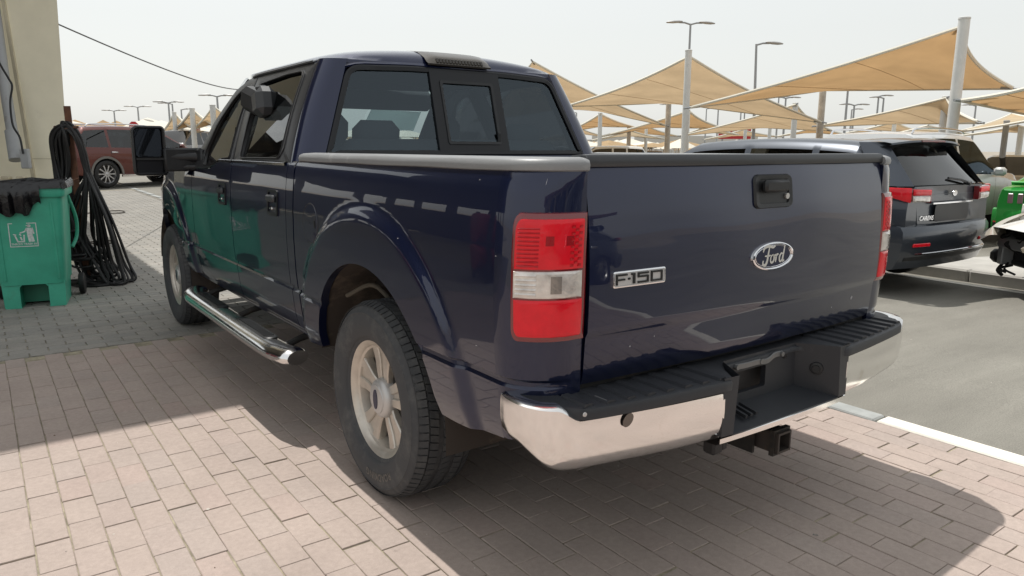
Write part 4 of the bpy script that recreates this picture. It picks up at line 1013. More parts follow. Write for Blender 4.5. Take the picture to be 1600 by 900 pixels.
# ------------------------------------------------------------------ rear bumper
PLAN = catmull([(.970, .135, 0), (.984, .08, 0), (.982, .02, 0), (.957, -.035, 0), (.905, -.072, 0), (.80, -.100, 0), (.60, -.130, 0), (.45, -.146, 0), (.345, -.156, 0)], 7)
def bump_y(x): return float(np.interp(abs(x), [p.x for p in reversed(PLAN[14:])], [p.y for p in reversed(PLAN[14:])])) if abs(x) > .345 else lerp(-.165, -.156, (abs(x) / .345) ** 2)
for sg in (-1, 1):
    rows = []; n = len(PLAN)
    for i, q in enumerate(PLAN):
        t = (PLAN[min(i + 1, n - 1)] - PLAN[max(i - 1, 0)]).normalized(); nrm = Vector((-t.y, t.x, 0))
        ax = q.x
        zt = .676 - .036 * sstep(.93, .865, ax) - .004 * sstep(.86, .35, ax); zb = .538 - .062 * sstep(.06, -.085, q.y) - .010 * sstep(.85, .45, ax)
        h = zt - zb; col = []
        for o, k in ((-.055, .97), (-.020, 1.0), (-.004, .985), (.006, .94), (.008, .80), (.0085, .6), (.007, .4), (.003, .22), (-.006, .10), (-.028, .0), (-.065, -.03)):
            col.append((sg * (q.x + nrm.x * o * min(1, (n - 1 - i) / 6)), q.y + nrm.y * o, zb + h * k))
        rows.append(col)
    a = rows[0]; e = rows[-1]
    rows = [[(p[0] - sg * .02, p[1] + .004, p[2]) for p in a]] + rows + [[(p[0] - sg * .004, p[1] + .006, p[2]) for p in e], [(p[0] - sg * .004, p[1] + .06, p[2]) for p in e]]
    mb = MB(); mb.grid(rows, 0)
    # the oval sensor blank / dent marks in the face
    bp = mb.build('bumper_end', CHROME, truck, smooth=40)
    if sg < 0:
        mb = MB(); d = (CF + (990 - 800) / FPX * CR - (660 - 450) / FPX * CU); q = CAM_POS + d * ((-.148 - CAM_POS.y) / d.y)
        mb.prism([(q.x + .017 * cos(2 * PI * i / 14) + .006 * sin(2 * PI * i / 14), q.z + .020 * sin(2 * PI * i / 14)) for i in range(14)], lambda a, b, d_: (a, bump_y(a) - .0135 - d_, b), 0, .0015); mb.build('bumper_stain', mat('dull_stain', (.16, .13, .11), .6, .3), bp, smooth=0)
        mb = MB(); mb.lathe([(0, .004), (.006, .003), (.007, 0)], 12, 0, Matrix.Translation((-.868, bump_y(.868) - .020, .655)) @ Matrix.Rotation(PI / 2, 4, 'X')); mb.build('bumper_screw', STEEL, bp, smooth=40)
# narrow chrome lip under the middle
mb = MB(); mb.grid([[(x, bump_y(x) + o, z) for o, z in ((.05, .480), (.004, .484), (-.006, .478), (-.006, .462), (.008, .454), (.05, .452))] for x in np.linspace(-.355, .355, 15)], 0); mb.build('bumper_lip', CHROME, truck, smooth=40)
# black step pad on top
def pad_edge(x): return bump_y(x) - .016
mb = MB(); xs_ = list(np.linspace(-.895, .895, 61)); rows = []
for x in xs_:
    e = max(0, (abs(x) - .84) / .055); y0 = lerp(pad_edge(min(abs(x), .895)) + .030 * e ** 2, -.052, sstep(.33, .20, abs(x))); dip = -.004 * sstep(.30, .24, abs(x)); zt = .668 + dip
    k = sstep(.26, .30, abs(x)); zl = lerp(.645, .634, k)
    rows.append([(x, y0 + .014, zl - .004), (x, y0 + .001, zl), (x, y0, zt - .014), (x, y0 + .004, zt - .004), (x, y0 + .014, zt), (x, .03, zt + .002), (x, .05, zt - .03)])
mb.grid(rows, 0); mb.add(rows[0], [tuple(range(7))]); mb.add(rows[-1], [tuple(range(7))])
for sg in (-1, 1):                              # outboard end blocks round the corner
    R2 = []
    for x, y, z1 in ((.895, -.060, .668), (.925, -.050, .670), (.950, -.020, .672), (.962, .03, .674), (.955, .10, .674)): R2.append([(sg * x, y, .645), (sg * x, y, z1 - .004), (sg * (x - .010), y + .006, z1), (sg * .86, max(y, .0), z1)])
    mb.grid(R2, 0)
pad = mb.build('step_pad', BLACK_WORN, truck, smooth=35)
for sg in (-1, 1):
    for i in range(8):
        x = sg * (.350 + i * .070); y0 = pad_edge(x) + .016; rb = MB()
        rb.prism([(-.020, .0), (-.013, .009), (.010, .009), (.020, .0)], lambda a, b, d: (x + a, d, .667 + b), y0, .012); rb.build('pad_rib', BLACK_WORN, pad, smooth=0)
# middle recess for the number plate
mb = MB(); zA, zB = .484, .664
def q4(a, b, c, d, m_=0): mb.add([a, b, c, d], [(0, 1, 2, 3)], m_)
Y0, YB = -.163, -.040
hx0, hx1, hz0, hz1 = -.16, .035, .545, .622
for sg in (-1, 1):
    q4((sg * .352, Y0, zA), (sg * .300, Y0 - .004, zA), (sg * .285, Y0 - .004, zB + .01), (sg * .352, Y0, zB + .01))
    q4((sg * .352, Y0, zA), (sg * .352, Y0 + .05, zA), (sg * .352, Y0 + .05, zB + .01), (sg * .352, Y0, zB + .01))
    q4((sg * .300, Y0 - .004, zA), (sg * .285, Y0 - .004, zB + .01), (sg * .205, YB, zB + .01), (sg * .215, YB, zA + .03))
q4((-.300, Y0 - .004, zA), (.300, Y0 - .004, zA), (.215, YB, zA + .03), (-.215, YB, zA + .03))
q4((-.300, Y0 - .004, zA), (.300, Y0 - .004, zA), (.300, Y0, zA - .008), (-.300, Y0, zA - .008))
bw = [(-.215, zA + .03), (.215, zA + .03), (.205, zB + .01), (-.205, zB + .01)]; hole = rrect(hx0, hz0, hx1, hz1, .008, 3); A, B = ring_pts(bw, hole, 40)
mb.grid([[(x, YB, z) for x, z in A], [(x, YB, z) for x, z in B], [(x, YB + .02, z) for x, z in B]], 0, closed=True)
for i in range(3): mb.box((-.19 + i * .028, -.10 + i * .001, zA + .030), (.010, .07, .012), 0, Matrix.Rotation(rad(12), 3, 'X'))
rec = mb.build('plate_recess', BLACK_WORN, truck, smooth=20)
mb = MB(); P = catmull([(-.155, YB - .012, .648), (-.10, YB - .012, .645), (-.04, YB - .016, .647), (.02, YB - .012, .640), (.06, YB - .014, .655), (.11, YB - .010, .652)], 6)
mb.grid([[p + Vector((0, 0, .010)), p + Vector((0, -.004, .008)), p + Vector((0, -.004, -.008)), p + Vector((0, 0, -.010))] for p in P], 0)
for x, z in ((-.15, .648), (-.02, .646), (.10, .653)): mb.cyl((x, YB, z), (x, YB - .022, z), .009, n=10)
mb.build('plate_bracket', mat('dull_bracket_steel', (.20, .20, .20), .5, .7), rec, smooth=40)
mb = MB(); mb.cyl((.255, -.10, .585), (.238, -.108, .585), .016, .013, n=14); mb.lathe([(.024, 0), (.022, .006), (.012, .008), (0, .008)], 16, 0, Matrix.Translation((.250, -.102, .585)) @ Matrix.Rotation(rad(-62), 4, 'Z') @ Matrix.Rotation(PI / 2, 4, 'X')); mb.build('plate_lamp', BLACK, rec, smooth=40)
mb = MB(); mb.box((.140, YB - .004, .640), (.020, .008, .026), 0, bev=.004); mb.box((-.06, YB + .055, .585), (.30, .02, .13), 0); mb.build('recess_backing', RUBBER_CLEAN, rec, smooth=20)  # black sheet set close behind the hole so the opening reads dark
# bumper beam and tow hitch
mb = MB(); mb.box((0, .05, .60), (1.70, .05, .14), 0, bev=.01); mb.box((0, .09, .56), (1.5, .06, .08), 0); mb.box((0, .055, .665), (1.60, .05, .04), 0); mb.build('bumper_beam', DARKMETAL, truck, smooth=20)
mb = MB(); hx_ = .035; yq = (-.135, .35); w = .037; t = .008
for a, b in ((w, w - t),):
    o4 = [(-a, -a), (a, -a), (a, a), (-a, a)]; i4 = [(-b, -b), (b, -b), (b, b), (-b, b)]
    f = lambda P_, y: [(hx_ + p[0], y, .365 + p[1]) for p in P_]
    mb.grid([f(i4, .1), f(i4, yq[0]), f(o4, yq[0]), f(o4, yq[1])], 0, closed=True); mb.grid([f([(-.046, -.046), (.046, -.046), (.046, .046), (-.046, .046)], y) for y in (yq[0] + .012, yq[0] + .030)], 1, closed=True); mb.grid([f(o4, yq[0] + .012), f([(-.046, -.046), (.046, -.046), (.046, .046), (-.046, .046)], yq[0] + .012)], 1, closed=True)
mb.cyl((-.65, .12, .42), (.65, .12, .42), .035, n=14, m=1); mb.box((hx_ - .02, .08, .41), (.16, .10, .06), 1, bev=.01)
mb.box((-.02, .02, .36), (.012, .14, .10), 1); mb.box((.09, .02, .36), (.012, .14, .10), 1)
mb.build('tow_hitch', [mat('worn_black_steel', (.05, .042, .038), .6, .4, dirt=((.14, .085, .05), 20, .55, .6)), DARKMETAL], truck, smooth=20)
mb = MB(); mb.box((-.245, -.05, .405), (.05, .05, .075), 0, bev=.008); mb.box((-.20, -.045, .40), (.035, .04, .065), 0, bev=.008); mb.box((-.225, .02, .44), (.09, .12, .03), 0); mb.build('trailer_socket', BLACK, truck, smooth=20)
for sg in (-1, 1):
    mb = MB(); mb.box((sg * .70, .05, .50), (.08, .2, .06), 0); mb.build('bumper_bracket', DARKMETAL, truck, smooth=0)
# the small black boxy thing at the top of the rear door window
t = thing('plastic_mirror_cap', 'black angular plastic cap hooked over the top of the pickup rear door window', 'plastic cap', (-.80, 2.62, 1.605))
mb = MB(); mb.box((-.03, .10, .01), (.10, .20, .135), 0, Matrix.Rotation(rad(16), 3, 'X') @ Matrix.Rotation(rad(8), 3, 'Z'), .03); mb.build('cap_shell', BLACK, t, smooth=30)
mb = MB(); mb.box((-.04, -.09, -.005), (.11, .17, .150), 0, Matrix.Rotation(rad(-8), 3, 'X') @ Matrix.Rotation(rad(-6), 3, 'Z'), .034); mb.box((-.02, .01, .075), (.05, .07, .03), 0, bev=.01); mb.build('cap_cover', CAPDARK, t, smooth=30)
# ------------------------------------------------------------------ service canopy on the left: its roof shades the forecourt
can = thing('garage_canopy', 'cream steel garage canopy with a broad tapered column behind the green bin', 'garage', (-2.3, 7.6, 0))
def L2(x, y, z): return (x + 2.3, y - 7.6, z)
CH, CY0, CY1, CX0, CX1 = 7.5, 5.63, 20.0, -10.5, -.60
mb = MB(); mb.box(L2((CX0 + CX1) / 2, (CY0 + CY1) / 2, CH + .10), (CX1 - CX0, CY1 - CY0, .20), 0); mb.build('roof_deck', CEIL, can, smooth=0)
for x in np.arange(CX0 + .4, CX1, 1.6):
    mb = MB(); mb.box(L2(x, (CY0 + CY1) / 2, CH - .08), (.12, CY1 - CY0 - .1, .15), 0); mb.build('purlin', CEIL, can, smooth=0)
fa = MB(); fa.box(L2((CX0 + CX1) / 2, CY0 + .03, CH - .05), (CX1 - CX0, .06, .5), 0); fa.build('fascia', CREAM, can, smooth=0)
mb = MB(); mb.box(L2(CX0 + .1, (CY0 + CY1) / 2, 3.75), (.15, CY1 - CY0, 3.5), 0); mb.box(L2(CX0 + .1, (CY0 + CY1) / 2, 6.4), (.14, CY1 - CY0, 2.0), 0); mb.build('end_wall', DARK_WALL, can, smooth=0)  # unseen dark walls, gap and piers shaped for reflections in the truck's side
mb = MB(); mb.box(L2(CX0 + .1, (CY0 + CY1) / 2, .55), (.18, CY1 - CY0, 1.1), 0); mb.build('low_dark_wall', DARK_WALL, can, smooth=0)
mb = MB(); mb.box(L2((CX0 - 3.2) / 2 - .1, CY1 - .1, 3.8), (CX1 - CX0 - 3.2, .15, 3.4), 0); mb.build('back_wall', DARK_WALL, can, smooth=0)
mb = MB(); mb.box(L2((CX0 - 3.2) / 2 - .1, CY1 - .1, .55), (CX1 - CX0 - 3.2, .16, 1.1), 0); mb.build('low_dark_wall', DARK_WALL, can, smooth=0)
for y in np.arange(CY0 + .5, CY1, 1.9):
    mb = MB(); mb.box(L2(CX0 + .1, y, 1.6), (.22, .22, 1.0), 0); mb.build('wall_pier', DARK_WALL, can, smooth=0)
for x in np.arange(CX0 + 1, -4, 1.9):
    mb = MB(); mb.box(L2(x, CY1 - .1, 1.6), (.22, .22, 1.0), 0); mb.build('wall_pier', DARK_WALL, can, smooth=0)
# the visible column: tapered box with a rib at its left edge; deep d, pixel edges from the photograph's taper
def colp(u, v, d): p = at(u, v, d); return p
D = 8.6
tl, tr = at(-4, -70, D), at(84, -70, D); bl, br = at(64, 330, D), at(112, 330, D)
def col_at(z):
    def on(a, b): t = (z - a.z) / (b.z - a.z); return a.lerp(b, t)
    return on(tl, bl), on(tr, br)
mb = MB(); rows = []; off = Vector((-2.3, 7.6, 0)); back = Vector((-.02, .50, 0))
for z in np.linspace(-.1, CH, 12):
    a, b = col_at(z); a = Vector((a.x, a.y, z)); b = Vector((b.x, b.y, z)); n = Vector((.06, .36, 0)); rows.append([a - off, b - off, b + Vector((.01, .30, 0)) - off, a + n - off])
mb.grid(rows, 0, closed=True); mb.build('column', CREAM, can, smooth=30)
mb = MB(); rows = []
for z in np.linspace(0, CH, 12):
    a, b = col_at(z); a = Vector((a.x, a.y, z)); d_ = (b - Vector((b.x, b.y, 0)) + Vector((b.x, b.y, 0)) - a); d_.z = 0; d_.normalize(); n = Vector((d_.y, -d_.x, 0))
    rows.append([a - d_ * .035 + n * .02 - off, a + d_ * .006 + n * .022 - off, a + d_ * .006 - off, a - d_ * .035 - n * .15 - off])
mb.grid(rows, 0, closed=True); mb.build('column_flange', CREAM_DIRTY, can, smooth=20)
mb = MB(); a, b = col_at(1.22); q = (a + b) / 2
for i in range(1):
    mb.grid([[a + Vector((0, -.006, dz)) - off, b + Vector((0, -.006, dz)) - off] for dz in (0, .006)], 0)
mb.build('weld_line', CREAM_DIRTY, can, smooth=0)
# side wall behind the column, left of it, with a ledge
mb = MB(); p = at(-60, 120, 9.6); q = at(60, 120, 9.6); dirn = (q - p).normalized(); dirn.z = 0
w0 = Vector((p.x, p.y, 0)) - dirn * .5; w1 = Vector((q.x, q.y, 0)) - dirn * .25; nn = Vector((dirn.y, -dirn.x, 0)).normalized()
mb.add([w0 - off, w1 - off, w1 + Vector((0, 0, CH)) - off, w0 + Vector((0, 0, CH)) - off] + [w0 - nn * -.2 * -1 - off, w1 + nn * -.2 - off, w1 + nn * -.2 + Vector((0, 0, CH)) - off, w0 + nn * -.2 + Vector((0, 0, CH)) - off], [(0, 1, 2, 3), (1, 5, 6, 2)], 0)
mb.build('side_wall', CREAM, can, smooth=0)
mb = MB(); q = at(18, 287, 8.4); mb.box(q - off, (.75, .18, .10), 0, Matrix.Rotation(YAW, 3, 'Z'), .01)
for i in range(3): mb.box(q - off + Vector((-.18 + i * .14, .10 - i * .1, .065)), (.10, .07, .04), 0, Matrix.Rotation(YAW, 3, 'Z'), .01)
mb.build('wall_ledge', CREAM_DIRTY, can, smooth=20)
t = thing('drain_pipe', 'grey plastic drain pipe leaning down beside the cream column', 'pipe', tuple(at(24, 246, 8.3)))
o_ = Vector(t.location); mb = MB(); mb.tube([at(-16, -40, 8.6) - o_, at(-2, 60, 8.5) - o_, at(10, 150, 8.4) - o_, at(24, 238, 8.3) - o_], .058, 14); mb.build('pipe', PIPE_GREY, t, smooth=40)
mb = MB(); mb.tube([at(18, 205, 8.34) - o_, at(25, 250, 8.29) - o_], .070, 14); mb.build('pipe_socket', PIPE_GREY, t, smooth=40)
mb = MB(); mb.box(at(40, 248, 8.25) - o_, (.10, .05, .22), 0, Matrix.Rotation(YAW, 3, 'Z'), .01); mb.build('junction_box', PIPE_GREY, t, smooth=30)
mb = MB(); mb.tube(catmull([at(-14, 70, 8.2), at(0, 100, 8.2), at(13, 122, 8.2), at(19, 135, 8.2), at(16, 160, 8.2), at(20, 195, 8.2), at(31, 215, 8.2), at(36, 240, 8.2)], 6), .011, 8)
tag(mb.build('hanging_cable', HOSE, smooth=40), 'thin dark cable looping down in front of the grey drain pipe', 'cable')
a, b = at(80, 33, 8.75), at(400, 137, 46); mb = MB(); mb.tube([a.lerp(b, t) + Vector((0, 0, -1.1 * 4 * t * (1 - t) * .35)) for t in [i / 30 for i in range(31)] for t in [t ** 1.6]], [.009 + .022 * (i / 30) ** 1.6 for i in range(31)], 6)
tag(mb.build('overhead_wire', HOSE, smooth=40), 'thin overhead wire crossing the sky from the cream column', 'wire')

# ------------------------------------------------------------------ wheelie bin
_d = CF + (62 - 800) / FPX * CR - (473 - 450) / FPX * CU; BP = CAM_POS + _d * (-CAM_POS.z / _d.z)
bin_ = thing('wheelie_bin', 'green plastic wheelie bin with a white litter sign and a black liner over its rim', 'bin', (BP.x, BP.y, 0), rad(-10))
# local: x right, -y towards the camera
HB = 1.02
def bx(t): return lerp(.232, .290, t)            # half width by height fraction
def by0(t): return lerp(-.20, -.255, t)
def by1(t): return lerp(.30, .40, t)
def sect(z, k=1.0, r=.045): t = z / HB; return [(x, y, z) for x, y in rrect(-bx(t) * k, by0(t) * k, bx(t) * k, by1(t) * k, r, 3)]
mb = MB(); rows = [sect(z) for z in (.20, .25, .5, .80, .90, .945)]; mb.grid(rows, 0, closed=True)
rows = [sect(.945), sect(.945, 1.06), sect(.955, 1.075), sect(1.01, 1.075), sect(1.02, 1.06), sect(1.02, .97), sect(.85, .95)]; mb.grid(rows, 0, closed=True)
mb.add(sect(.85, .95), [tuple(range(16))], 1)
# foot: two front feet and a recess between
def leg(x0, x1):
    q = [(x0, .20), (x1, .20), (lerp(x0, 0, .05), .0), (lerp(x1, 0, .05), .0)]
    mb.prism([(x0, .235), (x0 * .96, .015), (x0 * .94 + .004, .0), (x1 * .96, .0), (x1, .015), (x1 + (.035 if x1 < 0 else -.035) * -1 * 0, .235)], lambda a, b, d: (a, d - .012 * (b < .02), b), by0(.1) + .004, .28)
leg(-.234, -.105); leg(.234, .105)
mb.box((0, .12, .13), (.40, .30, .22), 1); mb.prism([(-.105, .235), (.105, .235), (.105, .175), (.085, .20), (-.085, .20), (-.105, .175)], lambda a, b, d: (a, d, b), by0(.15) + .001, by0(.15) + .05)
for x in (-.178, .0): pass
for x in (-.195, .195): mb.grid([[(x + dx, by0(z / HB) - o, z) for dx, o in ((-.012, 0), (-.006, .006), (.006, .006), (.012, 0))] for z in (.24, .90)], 0)
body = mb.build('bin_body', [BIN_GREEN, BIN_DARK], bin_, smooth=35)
mb = MB()                                        # printed litter sign
def pr_(x, z): t = z / HB; return (x, by0(t) - .0015, z)
def lines(P, w):
    for a, b in zip(P[:-1], P[1:]):
        d = Vector((b[0] - a[0], b[1] - a[1])).normalized() * w; n = (-d.y, d.x)
        mb.add([pr_(a[0] + n[0] - d.x * .6, a[1] + n[1] - d.y * .6), pr_(b[0] + n[0] + d.x * .6, b[1] + n[1] + d.y * .6), pr_(b[0] - n[0] + d.x * .6, b[1] - n[1] + d.y * .6), pr_(a[0] - n[0] - d.x * .6, a[1] - n[1] - d.y * .6)], [(0, 1, 2, 3)], 0)
cx_, cz_ = -.028, .640; s = .112
lines([(cx_ - .62 * s, cz_ + .80 * s), (cx_ - .86 * s, cz_ + .80 * s), (cx_ - .88 * s, cz_ - .95 * s), (cx_ + .88 * s, cz_ - .95 * s), (cx_ + .88 * s, cz_ + .80 * s), (cx_ + .30 * s, cz_ + .80 * s)], .0035)
lines([(cx_ - .52 * s, cz_ - .12 * s), (cx_ - .38 * s, cz_ - .58 * s), (cx_ + .02 * s, cz_ - .58 * s), (cx_ + .05 * s, cz_ - .10 * s)], .0055)
lines([(cx_ - .62 * s, cz_ - .02 * s), (cx_ - .45 * s, cz_ - .06 * s)], .004); lines([(cx_ - .22 * s, cz_ - .02 * s), (cx_ - .15 * s, cz_ - .10 * s)], .005); lines([(cx_ - .18 * s, cz_ - .25 * s), (cx_ - .12 * s, cz_ - .45 * s)], .006)
lines([(cx_ - .18 * s, cz_ + .08 * s), (cx_ + .12 * s, cz_ + .18 * s), (cx_ + .26 * s, cz_ + .42 * s)], .005)
mb.add([pr_(cx_ + a * s, cz_ + b * s) for a, b in ((.22, .46), (.62, .44), (.60, -.08), (.26, -.08))], [(0, 1, 2, 3)]); lines([(cx_ + .60 * s, cz_ + .42 * s), (cx_ + .68 * s, cz_ + .02 * s)], .006)
lines([(cx_ + .34 * s, cz_ - .08 * s), (cx_ + .40 * s, cz_ - .56 * s)], .010); lines([(cx_ + .52 * s, cz_ - .08 * s), (cx_ + .60 * s, cz_ - .56 * s)], .010)
mb.add([pr_(cx_ + .42 * s + .014 * cos(2 * PI * i / 12), cz_ + .60 * s + .012 * sin(2 * PI * i / 12)) for i in range(12)], [tuple(range(12))]); lines([(cx_ + .26 * s, cz_ + .62 * s), (cx_ + .46 * s, cz_ + .60 * s)], .004)
V, F = text_geo('THINK BEFORE BIN', .028, 0, .0008)
V, F = text_geo('KEEP IT CLEAN TO', .024, 0, .0008) if False else text_geo('THROW TRASH IN', .0235, 0, .0006)
mb.add([pr_(cx_ + x * .92, cz_ - .775 * s + y) for x, y in V], F)
mb.build('litter_sign', WHITE_PRINT, body, smooth=0)
mb = MB(); rows = []                             # liner folded over the rim
nb = 64
def bag_ring(k, z, amp):
    out = []
    base = sect(HB, k, .05); L_ = []
    for i in range(nb):
        f_ = i / nb * 16; a, b = Vector(base[int(f_)]), Vector(base[(int(f_) + 1) % 16]); p = a.lerp(b, f_ % 1); w = sin(i * 1.7) * .5 + sin(i * .63 + z * 20) * .6 + random.uniform(-.3, .3)
        d = Vector((p.x, p.y, 0)).normalized(); out.append(p + d * amp * w * .6 + Vector((0, 0, z - HB + amp * w * .5)))
    return out
def skirt(i, rows):                              # the front right corner of the rim stays bare
    return rows
rows = [bag_ring(.80, .93, .02), bag_ring(.95, 1.04, .03), bag_ring(1.04, 1.075, .03), bag_ring(1.10, 1.055, .02), bag_ring(1.12, 1.015, .012)]
mb.grid(rows, 0, closed=True)
for R2 in (rows[0],): mb.add(R2, [tuple(range(nb))], 0)
# the skirt hanging in front
cols = []
for i in range(26):
    x = lerp(-.335, .13, i / 25); d = .215 - .02 * sin(i * .9) - .10 * sstep(18, 25, i) + random.uniform(-.008, .008); w = .010 * sin(i * 1.9) + .006 * sin(i * 3.3)
    cols.append([(x, -.278 + w * .3, 1.045), (x, -.300 + w * .6, 1.02), (x, -.305 + w, .96), (x, -.296 + w * 1.4, lerp(1.02, 1.02 - d, .6)), (x, -.275 + w, 1.02 - d)])
mb.grid(cols, 0)
mb.build('bin_liner', BAG, bin_, smooth=50)
for sg in (-1, 1):
    mb = MB(); xf = Matrix.Translation((sg * .315, .33, .10)) @ Matrix.Rotation(PI / 2, 4, 'Y')
    mb.lathe([(.0, -.022), (.055, -.022), (.085, -.026), (.098, -.018), (.10, 0), (.098, .018), (.085, .026), (.055, .022), (0, .022)], 26, 0, xf); mb.build('bin_wheel', RUBBER_CLEAN, bin_, smooth=40)
mb = MB(); mb.cyl((-.32, .33, .10), (.32, .33, .10), .014, n=8); mb.build('axle', DARKMETAL, bin_, smooth=40)
mb = MB(); mb.tube(catmull([(.285, .20, .93), (.32, .34, .72), (.31, .36, .55), (.27, .30, .45)], 5), .016, 8); mb.build('side_rib', BIN_GREEN, body, smooth=40)

# ------------------------------------------------------------------ rusty post with black hoses slung over it
PP = at(111, 205, 7.15); PP.z = 0
post = thing('hose_post', 'rusty steel angle post standing among the hanging black hoses', 'steel post', (PP.x, PP.y, 0), YAW)
mb = MB(); q = at(109, 166, 7.15); H = q.z
mb.prism([(-.030, 0), (.034, 0), (.034, .012), (-.020, .012), (-.020, .06), (-.030, .06)], lambda a, b, d: (a - .020 * (d / H), b, d), 0, H, 0); mb.build('angle_bar', RUSTY, post, smooth=0)
mb = MB(); mb.tube([(-.14, -.03, H - .20), (-.03, -.06, H - .22), (.10, -.04, H - .20)], .012, 8); mb.tube(catmull([(-.11, -.05, 1.05), (-.03, -.10, 1.02), (.06, -.06, 1.06)], 5), .010, 8); mb.build('hook_bar', RUSTY, post, smooth=40)
hb = thing('hose_bundle', 'bundle of long black rubber hoses hanging from the rusty post down to the paving', 'hoses', (PP.x, PP.y, 0), YAW)
ht = H - .20; rnd = random.Random(5)
for i in range(30):
    f = i / 29
    wt = rnd.uniform(.05, .13); lx = rnd.uniform(-.17, -.06) if i % 2 else rnd.uniform(-.10, .04)
    far = lerp(-.05, .42, f) + rnd.uniform(-.05, .05); low = max(.014, lerp(.35, .015, min(1, f * 1.5)) + rnd.uniform(-.02, .10) * (f < .5)); dep = rnd.uniform(-.10, .16)
    top = ht + rnd.uniform(-.03, .05); r = rnd.uniform(.010, .0145)
    side = rnd.choice((-1, 1, 1)); sh = .0 if side < 0 else .10
    if i in (0, 1, 2): low, far = .30 + .12 * i, -.02
    pts = [(-.02 + rnd.uniform(-.03, .03), dep * .1 - .05, top), (-wt - .05 + sh, dep * .3 - .05, top - .10), (-wt - .075 + sh, dep * .5, top - .40), (lerp(-wt - .06, far - .25, .42), dep * .8, lerp(top, low, .66)),
           (far - rnd.uniform(.16, .34), dep, low + .16), (far - .16, dep - .04, low + .015), (far - .04, dep - .05, low + .003), (far + rnd.uniform(.0, .05), dep, low + .03), (far - .05, dep + .04, low + .20),
           (lerp(.10, far, .60), dep * .6, lerp(top, low, .60)), (.085 + wt * .35, dep * .3, top - .42), (.05 + wt * .4, dep * .2 - .04, top - .12)]
    mb = MB(); mb.tube(catmull(pts, 7, True), r, 7, closed=True); mb.build('hose', HOSE, hb, smooth=50)
for (cx, cy, rx, rz_) in ((.06, -.12, .26, .12), (.22, -.05, .20, .10), (-.06, -.02, .2, .13)):
    mb = MB(); mb.tube([(cx + rx * cos(a) * (1 + .05 * sin(3 * a)), cy + rz_ * sin(a), .014 + .02 * max(0, sin(2 * a))) for a in [2 * PI * k / 40 for k in range(40)]], .013, 7, closed=True); mb.build('hose', HOSE, hb, smooth=50)
# loops of hose lying in the sun farther back
for u, v, d, rx, nm in ((166, 336, 12.0, .33, 'thin loop of hose lying on the sunlit paving, farther one'), (150, 381, 9.2, .20, 'thin loop of hose lying at the edge of the shade, nearer one')):
    q = at(u, v, d); t = (q.x - CAM_POS.x) ; k = None
    dr = (q - CAM_POS); s_ = (G(q.x, q.y) + .012 - CAM_POS.z) / dr.z; q = CAM_POS + dr * s_
    mb = MB(); mb.tube([(rx * cos(a), rx * .75 * sin(a), .010 + .01 * sin(2 * a)) for a in [2 * PI * i / 36 for i in range(36)]], .011, 6, closed=True)
    o = mb.build('loose_hose', mat('dusty_hose', (.06, .05, .04), .7), smooth=50); o.location = (q.x, q.y, G(q.x, q.y) + .012); tag(o, nm, 'hose')

# red steel drums lying on a rack beyond the left edge; they show in the doors
for k, (z, lab) in enumerate(((.42, 'lower red steel drum on the rack left of the bin'), (1.05, 'upper red steel drum on the rack left of the bin'))):
    t = thing('steel_drum', lab, 'drum', (-4.9, 5.4, z), rad(20), 'red drums left of the bin')
    mb = MB(); mb.lathe([(0, -.45), (.27, -.45), (.285, -.44), (.285, -.16), (.295, -.15), (.285, -.14), (.285, .14), (.295, .15), (.285, .16), (.285, .44), (.27, .45), (0, .45)], 28, 0, Matrix.Rotation(PI / 2, 4, 'Y')); mb.build('drum_shell', mat('red_drum_paint_%d' % k, (.32, .02, .03), .5), t, smooth=40)
t = thing('drum_rack', 'dark steel rack holding two red drums', 'rack', (-4.9, 5.4, 0), rad(20))
for x in (-.35, .35):
    for y in (-.33, .33):
        mb = MB(); mb.box((x, y, .7), (.04, .04, 1.4), 0); mb.build('rack_leg', DARKMETAL, t, smooth=0)
for z in (.11, .74):
    mb = MB(); mb.box((0, 0, z), (.8, .7, .04), 0); mb.build('rack_shelf', DARKMETAL, t, smooth=0)
